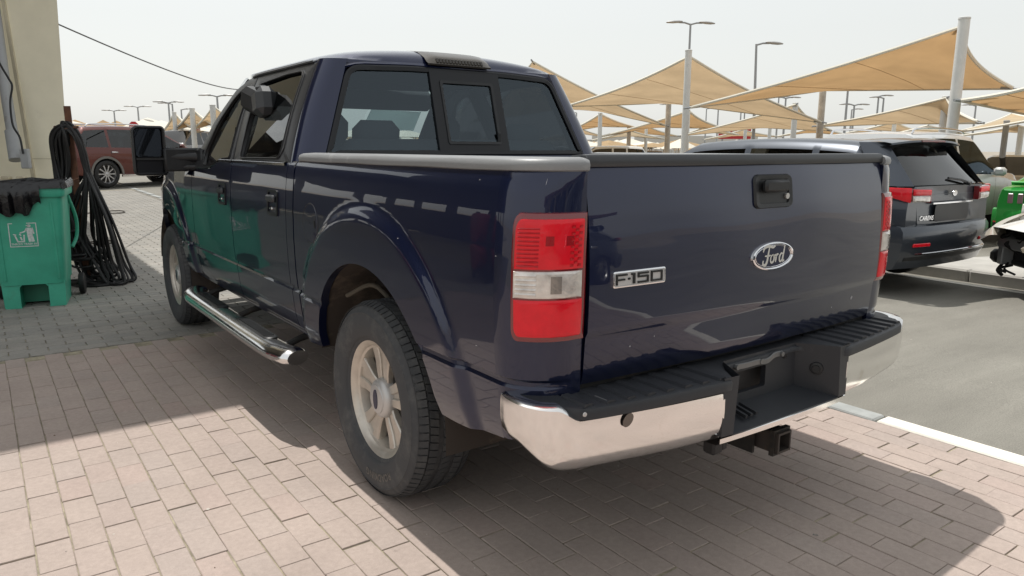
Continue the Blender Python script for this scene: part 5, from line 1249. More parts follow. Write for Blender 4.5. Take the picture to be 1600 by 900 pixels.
# ------------------------------------------------------------------ other vehicles: a lofted body with its own glass, lamps and wheels
def car_paint(name, base, metal=.5, rough=.32, dirt=None): return mat(name, base, rough, metal, .5, .6, .03, dirt=dirt, wave=.03, wscale=2)
TYRE_SIMPLE = RUBBER_CLEAN
def make_car(name, label, cat_, loc, rz, paint, L=4.5, W=1.8, H=1.6, sill=.28, belt=.98, prof=None, wheelR=.33, wb=2.7, rear_oh=.85, roof_k=.78, group=None,
             cabin=(0.10, .95, 1.25, 3.05, 3.95), glassm=DARK_GLASS, rails=False, simple=False, rimmat=None, pillars=(.34, .62), tail_r=.16, nose_r=.30, cladding=None):
    """local +Y forward, y = 0 at the rear bumper. cabin = (rear glass base, rear roof edge, -, front roof edge, windscreen base)"""
    car = thing(name, label, cat_, loc, rz, group)
    yb, yr, _, yf, yw = cabin
    tail, nose = prof if prof else ((belt + .02), [(yw, belt + .04), (L - .5, belt - .10), (L, belt - .32)])
    def top(y):                                  # centre-line height
        if y <= yb: return interp(y, [(0, tail - .06), (.03, tail - .01), (yb, tail)]) if yb > .03 else tail
        if y <= yr: t = (y - yb) / (yr - yb); return lerp(tail, H - .05, t ** .9) 
        if y <= yf: t = (y - yr) / (yf - yr); return H - .05 + .05 * sin(PI * min(1, t * 1.0)) ** .7
        if y <= yw: t = (y - yf) / (yw - yf); return lerp(H - .05, nose[0][1], t ** 1.12)
        return interp(y, nose)
    def bel(y): return min(top(y), interp(y, [(0, belt + .03), (L * .5, belt), (yw, belt - .02), (L, nose[-1][1])]))
    def hw(y):
        k = 1 - .10 * max(0, 1 - y / (tail_r * 3)) ** 2.2 - .22 * max(0, 1 - (L - y) / (nose_r * 3)) ** 2.2
        return W / 2 * k
    axle_r, axle_f = rear_oh, rear_oh + wb; AR = wheelR + .055
    def low(y):
        b = sill + .10 * max(0, 1 - y / .35) ** 2 + .06 * max(0, 1 - (L - y) / .4) ** 2
        for c in (axle_r, axle_f):
            d = AR * AR - (y - c) ** 2
            if d > 0: b = max(b, wheelR + math.sqrt(d))
        return b
    ys_ = set(np.linspace(0, L, 46 if not simple else 22).round(4)) | {yb, yr, yf, yw}
    for c in (axle_r, axle_f):
        ys_ |= set(round(c + AR * cos(PI * i / (16 if not simple else 8)), 4) for i in range(17 if not simple else 9))
    PIL = [lerp(yr - .05, yf + .1, p) for p in pillars]
    for p in PIL: ys_ |= {round(p - .04, 4), round(p + .04, 4)}
    ys_ = sorted(y for y in ys_ if 0 <= y <= L)
    def section(y):
        zt, zb_, w, lo = top(y), bel(y), hw(y), low(y); g = max(0, zt - zb_); P = []
        ref = [(sill, -.05), (sill + .10, -.015), (lerp(sill, belt, .38), .0), (lerp(sill, belt, .60), .004), (lerp(sill, belt, .80), .0), (belt - .06, -.012)]
        for z, o in ref: z = max(min(z, zb_ - .02), lo); P.append((w + o, z))
        P.append((w - .035, zb_)); ww = w - .045
        k = lerp(1, roof_k, min(1, g / (H - belt)))
        P.append((ww - .0 * g, zb_ + min(.02, g * .1)))
        zwt = zt - .10 * min(1, g / .4) - .02 * min(1, g / .1); xw = lerp(ww, ww * k, .82)
        P.append((xw, max(zb_ + .012, zwt)))
        P.append((ww * k * .97, zt - .045 * min(1, g / .3) - .006)); P.append((ww * k * .84, zt - .014)); P.append((ww * k * .45, zt - .002)); P.append((0, zt))
        return P
    secs = [(y, section(y)) for y in ys_]
    body = MB(); win = MB(); n = len(secs[0][1])
    def emit(mb_, i, j, sg):
        a, b = secs[i], secs[i + 1]; q = [(a[0], a[1][j]), (b[0], b[1][j]), (b[0], b[1][j + 1]), (a[0], a[1][j + 1])]
        mb_.add([(sg * p[0], y, p[1]) for y, p in q], [(0, 1, 2, 3)], 0)
    for i in range(len(secs) - 1):
        ym = (secs[i][0] + secs[i + 1][0]) / 2
        for j in range(n - 1):
            for sg in (-1, 1):
                isw = False
                if j == 7 and lerp(yb, yr, .45) < ym < lerp(yf, yw, .86): isw = not any(abs(ym - p) < .04 for p in PIL)
                if j in (9, 10, 11) and (yf + .05 < ym < yw - .03): isw = True
                if j in (10, 11) and (yb + .02 < ym < yr - .06) and yr - yb > .15: isw = True
                emit(win if isw else body, i, j, sg)
    for e, yy in ((secs[0], 0), (secs[-1], L)):
        P = [(x, yy, z) for x, z in e[1]] + [(-x, yy, z) for x, z in reversed(e[1][:-1])]; body.add(P, [tuple(range(len(P)))], 0)
    b = body.build('body', paint, car, smooth=38, merge=.001); w = win.build('windows', glassm, car, smooth=38, merge=.001)
    mb = MB(); mb.box((0, L * .5, sill + .14), (W * .80, L * .86, .22), 0); mb.box((0, (yr + yf) / 2, belt - .2), (W * .78, yf - yr, .5), 0)
    for sx in (-1, 1):
        for yy in (lerp(yr, yf, .45), lerp(yr, yf, .95)): mb.box((sx * W * .22, yy, belt + .10), (W * .26, .12, .5), 0, bev=.04)
    mb.build('cabin_floor', INTERIOR_DARK, car, smooth=20)
    for y in (axle_r, axle_f):
        for sg in (-1, 1):
            xf = Matrix((Vector((0, 0, 1)).cross(Vector((sg, 0, 0))), Vector((0, 0, 1)), Vector((sg, 0, 0)))).transposed().to_4x4(); xf.translation = (sg * (W / 2 - .12), y, wheelR + .002)
            simple_wheel(car, xf, wheelR, .11, rimmat or ALLOY_SILVER, simple)
    if not simple:
        for sg in (-1, 1):
            mb = MB(); mb.box((sg * (W / 2 + .09), lerp(yf, yw, .62), belt + .06), (.20, .11, .15), 0, bev=.04); mb.box((sg * (W / 2 - .02), lerp(yf, yw, .64), belt + .02), (.10, .05, .05), 0); mb.build('wing_mirror', paint, car, smooth=40)
            for yy in (PIL[0] + .15, PIL[1] + .2):
                mb = MB(); mb.box((sg * (W / 2 + .008), yy - .05, belt - .10), (.03, .20, .035), 0, bev=.010); mb.build('door_handle', CHROME_CLEAN, car, smooth=40)
        mb = MB()
        for sg in (-1, 1):
            for yy in (PIL[0], PIL[1] + .02, lerp(yf, yw, .75)):
                P = [(sg * (hw(yy) + .003 + o), yy, z) for z, o in ((sill + .08, -.02), (lerp(sill, belt, .38), .0), (lerp(sill, belt, .7), .002), (belt - .05, -.010))]
                mb.grid([[(x, y + e, z) for x, y, z in P] for e in (-.004, .004)], 0)
        mb.build('door_seams', RUBBER_CLEAN, car, smooth=0)
    if rails:
        for sg in (-1, 1):
            mb = MB(); xr = W / 2 * roof_k * .86; mb.tube(catmull([(sg * xr, yr + .12, H - .05), (sg * xr, yr + .28, H + .025), (sg * xr, (yr + yf) / 2, H + .045), (sg * xr, yf - .35, H + .02), (sg * xr, yf - .15, H - .03)], 6), .017, 8); mb.build('roof_rail', CHROME_CLEAN, car, smooth=40)
    car['_'] = 0; del car['_']
    return car, dict(top=top, bel=bel, hw=hw, W=W, L=L, H=H, belt=belt, sill=sill, yr=yr, yf=yf, yw=yw, yb=yb, tail=tail)
ALLOY_SILVER = mat('silver_alloy', (.45, .45, .46), .3, .8)
ALLOY_BLACK = mat('dark_alloy', (.03, .03, .032), .35, .5)
def simple_wheel(car, xf, R_, w, rim, simple):
    mb = MB(); mb.lathe([(R_ * .66, w * .6), (R_ * .72, w * .95), (R_ * .86, w), (R_ * .96, w * .85), (R_, w * .55), (R_, -w * .55), (R_ * .96, -w * .85), (R_ * .7, -w)], 32 if not simple else 18, 0, xf)
    t = mb.build('wheel', TYRE_SIMPLE, car, smooth=40)
    mb = MB(); mb.lathe([(R_ * .60, -w * .2), (R_ * .62, w * .55), (R_ * .68, w * .80), (R_ * .665, w * .55)], 28 if not simple else 16, 0, xf)
    for k in range(10 if not simple else 5):
        ro = xf @ Matrix.Rotation(2 * PI * k / (10 if not simple else 5), 4, 'Z'); ww = .016 if not simple else .04
        mb.grid([[(r, -ww * q, h - .02), (r, -ww * q, h), (r, ww * q, h), (r, ww * q, h - .02)] for r, h, q in ((.04, w * .62, 1.2), (R_ * .4, w * .66, .9), (R_ * .63, w * .62, 1.2))], 0, xf=ro)
    mb.lathe([(0, w * .70), (.03, w * .69), (.045, w * .62), (.05, w * .4)], 16, 0, xf); mb.lathe([(0, -w * .1), (R_ * .6, -w * .1)], 20, 1, xf)
    mb.build('rim', [rim, DARKMETAL], t, smooth=40)

# --- dark grey crossover with its tail towards us, right of the truck
P_CROSS = car_paint('dark_grey_metallic', (.045, .054, .070), .5, .32)
KX, KY = 4.83 + .90, 1.86
cross, K = make_car('crossover_car', 'dark grey crossover with a roof spoiler, parked tail out beyond the pickup tailgate', 'car', (KX, KY, G(KX, KY + 1)), rad(-1.5), P_CROSS,
    L=4.52, W=1.80, H=1.555, sill=.30, belt=1.00, prof=(1.06, [(3.62, 1.06), (4.1, .94), (4.52, .68)]), cabin=(.10, .60, 0, 2.72, 3.66), wheelR=.335, wb=2.75, rear_oh=.86, rails=False, tail_r=.16, roof_k=.80, pillars=(.22, .60))
def rp(x, z, o=0):                               # rear face of the crossover
    c = .10 * (abs(x) / .9) ** 3 + .02 * (z > 1.0) * (z - 1.0); return (x, -.018 + c - o, z)
REARP = P_CROSS
mb = MB(); rows = []
for x in np.linspace(-.87, .87, 21):
    rows.append([(x, rp(x, z)[1] + b, z) for z, b in ((.27, .12), (.30, -.02), (.42, -.070), (.56, -.095), (.66, -.090), (.705, -.060), (.715, -.015))])
for sg in (-1, 1):
    R3 = [(sg * (.872 + .028 * t), rows[0][3][1] + .02 + (p[1] - rows[0][3][1]) * .3 * (1 - t) + .34 * t, p[2] + (.05 * t if p[2] < .4 else 0)) for t in (0,) for p in rows[0]]
    R4 = [(sg * (.900 if .3 < p[2] < .69 else .87), .36, p[2]) for p in rows[0]]; rows = [R4] + rows if sg < 0 else rows + [R4]
mb.grid(rows, 0); bmp = mb.build('rear_bumper', REARP, cross, smooth=40)
mb = MB(); mb.grid([[(x, rp(x, .4)[1] - .055 - b, z) for z, b in ((.35, -.02), (.40, .012), (.47, .020))] for x in np.linspace(-.80, .80, 15)], 0); mb.build('bumper_skirt', BLACK, bmp, smooth=40)
mb = MB(); mb.grid([[(x, rp(x, .5)[1] - .085 - b, z) for z, b in ((.430, 0), (.436, .008), (.446, .008), (.452, 0))] for x in np.linspace(-.70, .70, 15)], 0); mb.build('bumper_trim', CHROME_CLEAN, bmp, smooth=40)
tg_ = [(-.60, .70), (.60, .70), (.66, .98), (.70, 1.02), (.66, 1.08), (-.66, 1.08), (-.70, 1.02), (-.66, .98)]
mb = MB(); mb.prism(tg_, lambda a, b, d: rp(a, b, d), .0, .018, 0); gate = mb.build('tail_door', REARP, cross, smooth=20)
mb = MB(); mb.prism(rrect(-.34, .735, .34, .90, .03, 4), lambda a, b, d: rp(a, b, d), .0165, .0195, 0); mb.build('plate_recess', BLACK_GLOSS, gate, smooth=20)
mb = MB(); mb.grid([[rp(x, z, b) for z, b in ((.905, .018), (.908, .030), (.922, .030), (.926, .018))] for x in np.linspace(-.40, .40, 9)], 0); mb.build('chrome_strip', CHROME_CLEAN, gate, smooth=30)
mb = MB(); mb.prism([(.045 * cos(2 * PI * i / 24), 1.005 + .028 * sin(2 * PI * i / 24)) for i in range(24)], lambda a, b, d: rp(a, b, d), .018, .026, 0); mb.build('oval_badge', CHROME_CLEAN, gate, smooth=30)
V, F = text_geo('CARENS', .062, .15, .001, 1.1); mb = MB(); mb.add([rp(-.47 + x * .9, .775 + y, .0200) for x, y in V], F); mb.build('model_lettering', CHROME_CLEAN, gate, smooth=0)
for sg in (-1, 1):
    # wrap-round tail lamp: side point, corner, inner end
    def lp(s, z, o): 
        pts_ = [(.915, .30), (.905, .14), (.865, .035), (.74, -.012), (.46, -.030)]
        f_ = s * 4; i = min(3, int(f_)); t = f_ - i; x = lerp(pts_[i][0], pts_[i + 1][0], t); y = lerp(pts_[i][1], pts_[i + 1][1], t)
        return (sg * (x + o * (1 - s)), y - o * (.3 + s), z)
    def lampq(s0, s1, zt0, zt1, zb0, zb1, o, name, mt, par):
        mb = MB(); rows = []
        for s in np.linspace(s0, s1, 13):
            t = (s - s0) / (s1 - s0); a, b_ = lerp(zb0, zb1, t), lerp(zt0, zt1, t); rows.append([lp(s, a, -.02), lp(s, a, o * .8), lp(s, a + .008, o), lp(s, b_ - .008, o), lp(s, b_, o * .8), lp(s, b_, -.02)])
        mb.grid(rows, 0); mb.add(rows[0], [tuple(range(6))]); mb.add(rows[-1], [tuple(range(6))]); return mb.build(name, mt, par, smooth=40)
    tl_ = lampq(.04, .98, 1.085, 1.060, 1.015, .925, .022, 'tail_lamp', RED_DARK, cross)
    lampq(.10, .66, 1.078, 1.072, 1.010, .935, .028, 'red_lens', RED_LENS, tl_); lampq(.70, .96, 1.060, 1.050, 1.005, .998, .028, 'red_lens', RED_LENS, tl_); lampq(.70, .95, .996, .990, .940, .935, .028, 'clear_lens', CLEAR_LENS, tl_)
    mb = MB(); mb.box((sg * .62, rp(.62, .5)[1] - .088, .53), (.24, .02, .035), 0, Matrix.Rotation(rad(10 * sg), 3, 'Z'), .006); mb.build('reflector', RED_LENS, bmp, smooth=30)
mb = MB(); rows = []                              # roof spoiler over the tail door
for x in np.linspace(-.68, .68, 15):
    c = .06 * (abs(x) / .68) ** 3; dz = -.035 * (abs(x) / .68) ** 2.5; rows.append([(x, .62, 1.545 + dz), (x, .40, 1.545 + dz), (x, .22 + c, 1.522 + dz), (x, .215 + c, 1.504 + dz), (x, .34, 1.495 + dz), (x, .5, 1.48 + dz)])
mb.grid(rows, 0); sp = mb.build('roof_spoiler', P_CROSS, cross, smooth=40)
mb = MB(); mb.box((0, .222, 1.510), (.46, .018, .016), 0); mb.build('brake_light_bar', RED_DARK, sp, smooth=0)
mb = MB(); rows = []                              # rear window
for x in np.linspace(-.66, .66, 13):
    rows.append([(x * lerp(1.0, .90, t), lerp(-.005, .36, t ** .95) + .05 * (abs(x) / .66) ** 3 - .004, lerp(1.09, 1.495, t)) for t in np.linspace(0, 1, 8)])
mb.grid(rows, 0); rw = mb.build('rear_window', glass('crossover_rear_glass', (.10, .11, .11)), cross, smooth=60)
mb = MB(); mb.tube([(.30, -.02, 1.10), (.18, .0, 1.13), (-.02, .03, 1.15)], .012, 6); mb.cyl((.30, -.045, 1.09), (.30, .01, 1.10), .022, n=10); mb.build('rear_wiper', BLACK, rw, smooth=40)
for sg in (-1, 1):
    mb = MB(); mb.grid([[(sg * lerp(.70, .625, t), lerp(.03, .37, t) - .02, lerp(1.085, 1.50, t)), (sg * lerp(.80, .67, t), lerp(.12, .46, t) - .02, lerp(1.085, 1.50, t)), (sg * lerp(.845, .70, t), lerp(.30, .60, t), lerp(1.085, 1.50, t))] for t in np.linspace(0, 1, 6)], 0); mb.build('tail_pillar', P_CROSS, cross, smooth=50)

# --- silver estate car behind it, heading right
P_SILV = car_paint('silver_metallic', (.62, .63, .63), .1, .35, dirt=((.50, .48, .45), 3, .6, .3))
SH = rad(-88); q = at(1566, 258, 13.0); SX, SY = q.x - 1.07 * cos(SH) + 3.15 * sin(SH), q.y - 1.07 * sin(SH) - 3.15 * cos(SH)
suv, S_ = make_car('silver_suv', 'silver four wheel drive with roof rails, parked behind the dark grey crossover', 'car', (SX, SY, G(SX + 2, SY)), SH, P_SILV, L=4.95, W=1.95, H=1.88, sill=.42, belt=1.14,
    prof=(1.18, [(3.55, 1.22), (4.4, 1.15), (4.95, .95)]), cabin=(.06, .30, 0, 2.55, 3.45), wheelR=.40, wb=2.85, rear_oh=1.0, rails=True, roof_k=.80, pillars=(.30, .66), glassm=glass('suv_glass', (.10, .12, .12), refl=(.34, .42, .50)))
# --- bright green coupe, only its tail corner in view
P_GREEN = car_paint('bright_green_paint', (.015, .26, .035), .25, .35)
q = at(1546, 350, 11.3); CHD = rad(-82); CXX, CYY = q.x + .93 * cos(CHD), q.y + .93 * sin(CHD)
coupe, C_ = make_car('green_coupe', 'bright green sports coupe seen by its tail corner at the right edge', 'car', (CXX, CYY, G(CXX, CYY)), CHD, P_GREEN, L=4.7, W=1.9, H=1.36, sill=.24, belt=.93,
    prof=(1.02, [(3.0, .98), (4.2, .90), (4.7, .66)]), cabin=(.62, 1.55, 0, 2.05, 3.0), wheelR=.35, wb=2.72, rear_oh=1.0, roof_k=.76, pillars=(.2, .7), rimmat=ALLOY_BLACK, tail_r=.22)
mb = MB(); mb.prism(rrect(-.82, .74, .82, .93, .03, 4), lambda a, b, d: (a, .10 * (abs(a) / .82) ** 3 - d, b), .0, .03, 0); pn = mb.build('tail_panel', BLACK_GLOSS, coupe, smooth=20)
for sg in (-1, 1):
    for i in range(3):
        mb = MB(); mb.box((sg * (.44 + i * .13), -.028 + .03 * i * .4, .835), (.075, .02, .15), 0, Matrix.Rotation(rad(8 * sg), 3, 'Z'), .01); mb.build('lamp_bar', mat('faded_lamp_bar', (.20, .13, .14), .3) if i == 0 and sg < 0 else bpy.data.materials['faded_lamp_bar'], pn, smooth=30)
mb = MB(); rows = []
for x in np.linspace(-.93, .93, 19): c = .14 * (abs(x) / .93) ** 3; rows.append([(x, c - b, z) for z, b in ((.30, -.05), (.36, .05), (.45, .075), (.60, .08), (.66, .06), (.68, .0))])
mb.grid(rows, 0); bm2 = mb.build('rear_bumper', P_GREEN, coupe, smooth=40)
mb = MB(); mb.grid([[(x, .14 * (abs(x) / .93) ** 3 - .083, z) for z in (.28, .46)] for x in np.linspace(-.9, .9, 15)], 0); mb.build('diffuser', BLACK, bm2, smooth=40)
mb = MB(); mb.grid([[(x, .14 * (abs(x) / .93) ** 3 - .090, z) for z in (.462, .482)] for x in np.linspace(-.9, .9, 15)], 0); mb.build('red_pinstripe', BOARD_RED, bm2, smooth=40)
mb = MB(); mb.grid([[(x, .16 + b, z) for z, b in ((1.03, .0), (1.075, -.04), (1.085, -.03), (1.05, .12), (1.02, .16))] for x in np.linspace(-.74, .74, 11)], 0); mb.build('boot_spoiler', P_GREEN, coupe, smooth=40)

# --- damaged white car at the right edge: stripped front end
P_WHITE = car_paint('white_car_paint', (.66, .65, .62), .0, .35)
WX, WY = 6.14, 1.05
wr = thing('damaged_car', 'white car with its front bumper stripped off, nosing in at the right edge', 'car', (WX, WY, G(WX, WY)), rad(48))
# local: +Y forwards (towards the left of the picture), x to its right
mb = MB(); rows = []
for x in np.linspace(-.86, .86, 21):
    k = (abs(x) / .86); rows.append([(x * lerp(1.0, .92, t), lerp(-1.25, .42, t) - .34 * k ** 2.6 * t, lerp(.95, .64, t ** 1.5) + .05 * (1 - k ** 2) - .05 * k ** 4 * t) for t in np.linspace(0, 1, 10)])
mb.grid(rows, 0); wb_ = mb.build('hood', P_WHITE, wr, smooth=50)
for sg in (-1, 1):
    mb = MB(); rows = []
    for y in np.linspace(-1.3, -.10, 16):
        d = .40 ** 2 - (y + .72) ** 2; b = max(.28, .34 + math.sqrt(d) if d > 0 else .28); rows.append([(sg * (.88 + .02 * sin(PI * (z - .3) / .7) - .10 * sstep(-.6, .0, y)), y, max(z, b)) for z in (.28, .45, .60, .72, .80, .88)] + [(sg * (.84 - .10 * sstep(-.6, 0, y)), y, .95 - .10 * sstep(-.8, 0, y))])
    mb.grid(rows, 0); mb.build('fender', P_WHITE, wr, smooth=50)
    mb = MB(); rows = []
    for t in np.linspace(0, 1, 12):
        x = lerp(.34, .90, t ** .8); y = lerp(.47, -.34, t ** 1.3); h0 = lerp(.50, .66, t); h1 = lerp(.60, .84, t ** .7); rows.append([(sg * x, y - .12, h0), (sg * x, y, h0 + .01), (sg * (x + .01), y + .03, (h0 + h1) / 2), (sg * x, y - .05, h1), (sg * x, y - .12, h1)])
    mb.grid(rows, 0); hl = mb.build('headlamp', mat('headlamp_lens_%d' % (sg > 0), (.55, .50, .42), .15, .4, .5, 1.0, bump=.3, bscale=22), wr, smooth=50)
    xf = Matrix((Vector((0, 0, 1)).cross(Vector((sg, 0, 0))), Vector((0, 0, 1)), Vector((sg, 0, 0)))).transposed().to_4x4(); xf.translation = (sg * .78, -.72, .325); simple_wheel(wr, xf, .325, .10, ALLOY_SILVER, False)
mb = MB()
mb.box((0, .02, .46), (1.18, .08, .36), 0, bev=.01); mb.box((0, .06, .60), (1.25, .10, .07), 0, bev=.02); mb.box((0, .03, .30), (1.2, .10, .07), 0, bev=.02)
for x in (-.66, .66): mb.box((x, .02, .46), (.10, .14, .42), 0, bev=.02)
rad_ = mb.build('radiator_support', RUBBER_CLEAN, wr, smooth=30)
mb = MB(); mb.box((0, .16, .50), (1.30, .05, .11), 0, bev=.012); mb.box((-.58, .12, .42), (.09, .12, .30), 0, bev=.01); mb.box((.58, .12, .42), (.09, .12, .30), 0, bev=.01); mb.build('crash_beam', GALV, wr, smooth=30)
mb = MB()
for i in range(16): a = random.uniform(-.68, .68); z = random.uniform(.24, .62); mb.tube(catmull([(a, .12, z), (a + random.uniform(-.1, .1), .20, z - .05), (a + random.uniform(-.2, .2), .14, z - random.uniform(.02, .12))], 4), random.uniform(.007, .02), 6)
mb.box((.70, .12, .34), (.16, .14, .14), 0, bev=.04); mb.box((-.70, .14, .36), (.14, .12, .14), 0, bev=.04); stuff(mb.build('loose_wiring', RUBBER_CLEAN, rad_, smooth=40))
mb = MB(); mb.grid([[(x, .16 + .05 * sin(x * 5), .115 + .02 * sin(x * 9)), (x, .28 + .04 * cos(x * 4), .10)] for x in np.linspace(-.75, -.25, 8)], 0); mb.build('torn_undertray', GALV, rad_, smooth=40)
mb = MB(); mb.box((0, -1.0, .5), (1.4, 1.6, .4), 0); mb.build('engine_bay', DARKMETAL, wr, smooth=0)
mb = MB(); rows = []
for y in np.linspace(-3.6, -1.2, 12):
    zt = interp(y, [(-3.6, 1.40), (-2.3, 1.44), (-1.25, 1.0)]); rows.append([(-.86, y, .34), (-.88, y, .9), (-.66, y, zt - .03), (0, y, zt), (.66, y, zt - .03), (.88, y, .9), (.86, y, .34)])
mb.grid(rows, 0); mb.build('cabin', P_WHITE, wr, smooth=40)

# --- dark red estate crossing behind on the left
P_RED = car_paint('dark_red_metallic', (.105, .024, .018), .45, .35)
RP = at(164, 262, 20.8); RH = rad(-64); RX, RY = RP.x - .86 * cos(RH) + 1.02 * sin(RH), RP.y - .86 * sin(RH) - 1.02 * cos(RH)
redc, R_2 = make_car('red_suv', 'dark red family SUV crossing the yard behind the hanging hoses', 'car', (RX, RY, G(RX, RY)), RH, P_RED, L=5.0, W=1.96, H=1.76, sill=.36, belt=1.10,
    prof=(1.14, [(3.85, 1.12), (4.5, 1.05), (5.0, .86)]), cabin=(.06, .55, 0, 2.85, 3.85), wheelR=.39, wb=2.9, rear_oh=1.02, rails=True, roof_k=.80, pillars=(.28, .62), glassm=glass('red_suv_glass', (.10, .12, .13)))
for c in (1.02, 3.92):
    for sg in (-1, 1):
        mb = MB(); mb.grid([[(sg * (.98 + o), c + r * cos(a), .39 + r * sin(a)) for r, o in ((.435, -.02), (.440, .012), (.50, .012), (.505, -.01))] for a in np.linspace(0, PI, 16)], 0); mb.build('arch_cladding', mat('grey_cladding', (.16, .15, .14), .6), redc, smooth=40)
for sg in (-1, 1):
    mb = MB(); mb.box((sg * .975, 2.5, .33), (.05, 2.1, .05), 0); mb.build('sill_trim', CHROME_CLEAN, redc, smooth=0)
# ------------------------------------------------------------------ shade sails on white posts
posts_done = []
def post_at(p, h, r=.10, mt=None, label=None, name='sail_post', nm2=None):
    """upright post under / through world point p, up to height h above the ground"""
    g = G(p.x, p.y); t = thing(name, label, 'post', (p.x, p.y, g), 0, 'posts of the shade sails')
    mb = MB(); mb.cyl((0, 0, -.1), (0, 0, h), r, r * .96, 16); mb.lathe([(0, h + .012), (r * .8, h + .010), (r * 1.03, h), (r * 1.03, h - .03), (r * .97, h - .03)], 16, 0); mb.build('shaft', mt or WHITE_POST, t, smooth=40)
    mb = MB(); mb.box((0, 0, .0), (r * 3.6, r * 3.6, .04), 0, bev=.005); mb.build('base_plate', GALV, t, smooth=0)
    return t
def sail(A, B, C_, D, mt, label, sag=.08, n=18, hem=.035):
    """four corners in order: near high, low, far high, low; edges bow inwards"""
    P = [Vector(p) for p in (A, B, C_, D)]; c = sum(P, Vector()) / 4; base = Vector((c.x, c.y, G(c.x, c.y)))
    t = thing('shade_sail', label, 'shade sail', tuple(base), 0, 'shade sails over the car park')
    def pt(u, v):
        p = (1 - u) * (1 - v) * P[0] + u * (1 - v) * P[1] + u * v * P[2] + (1 - u) * v * P[3]
        d = c - p; e = (4 * u * (1 - u) * (abs(2 * v - 1)) ** 2 + 4 * v * (1 - v) * (abs(2 * u - 1)) ** 2) * .5
        # pull edge middles towards the middle
        w = max(4 * u * (1 - u) * abs(2 * v - 1) ** 1.5, 4 * v * (1 - v) * abs(2 * u - 1) ** 1.5)
        return p + d * sag * w + Vector((0, 0, -.25 * sag * w))
    rows = [[pt(i / n, j / n) - base for j in range(n + 1)] for i in range(n + 1)]
    mb = MB(); mb.grid(rows, 0); o = mb.build('sail_fabric', mt, t, smooth=80)
    mb = MB(); mb.tube([pt(x, 0) - base for x in np.linspace(0, 1, n).tolist()] + [pt(1, x) - base for x in np.linspace(0, 1, n).tolist()[1:]] + [pt(1 - x, 1) - base for x in np.linspace(0, 1, n).tolist()[1:]] + [pt(0, 1 - x) - base for x in np.linspace(0, 1, n).tolist()[1:-1]], hem, 6, closed=True)
    mb.build('sail_hem', HEM, t, smooth=40)
    mb = MB()                                    # stitched seams across the cloth
    for k in (.34, .67):
        mb.tube([pt(k, x) - base + Vector((0, 0, -.012)) for x in np.linspace(.02, .98, n).tolist()], .005 if hem < .05 else .008, 4)
    stuff(mb.build('sail_seams', SEAM, t, smooth=40))
    for q in (P[0], P[1], P[3]):
        d = (q - c).normalized(); mb = MB(); mb.tube([q - d * .25 - base, q + d * .16 - base], .03, 6); mb.build('corner_fitting', GALV, t, smooth=40)
    return t
SEAM = fabric_mat('sail_seam_thread', (.50, .36, .21), .4)
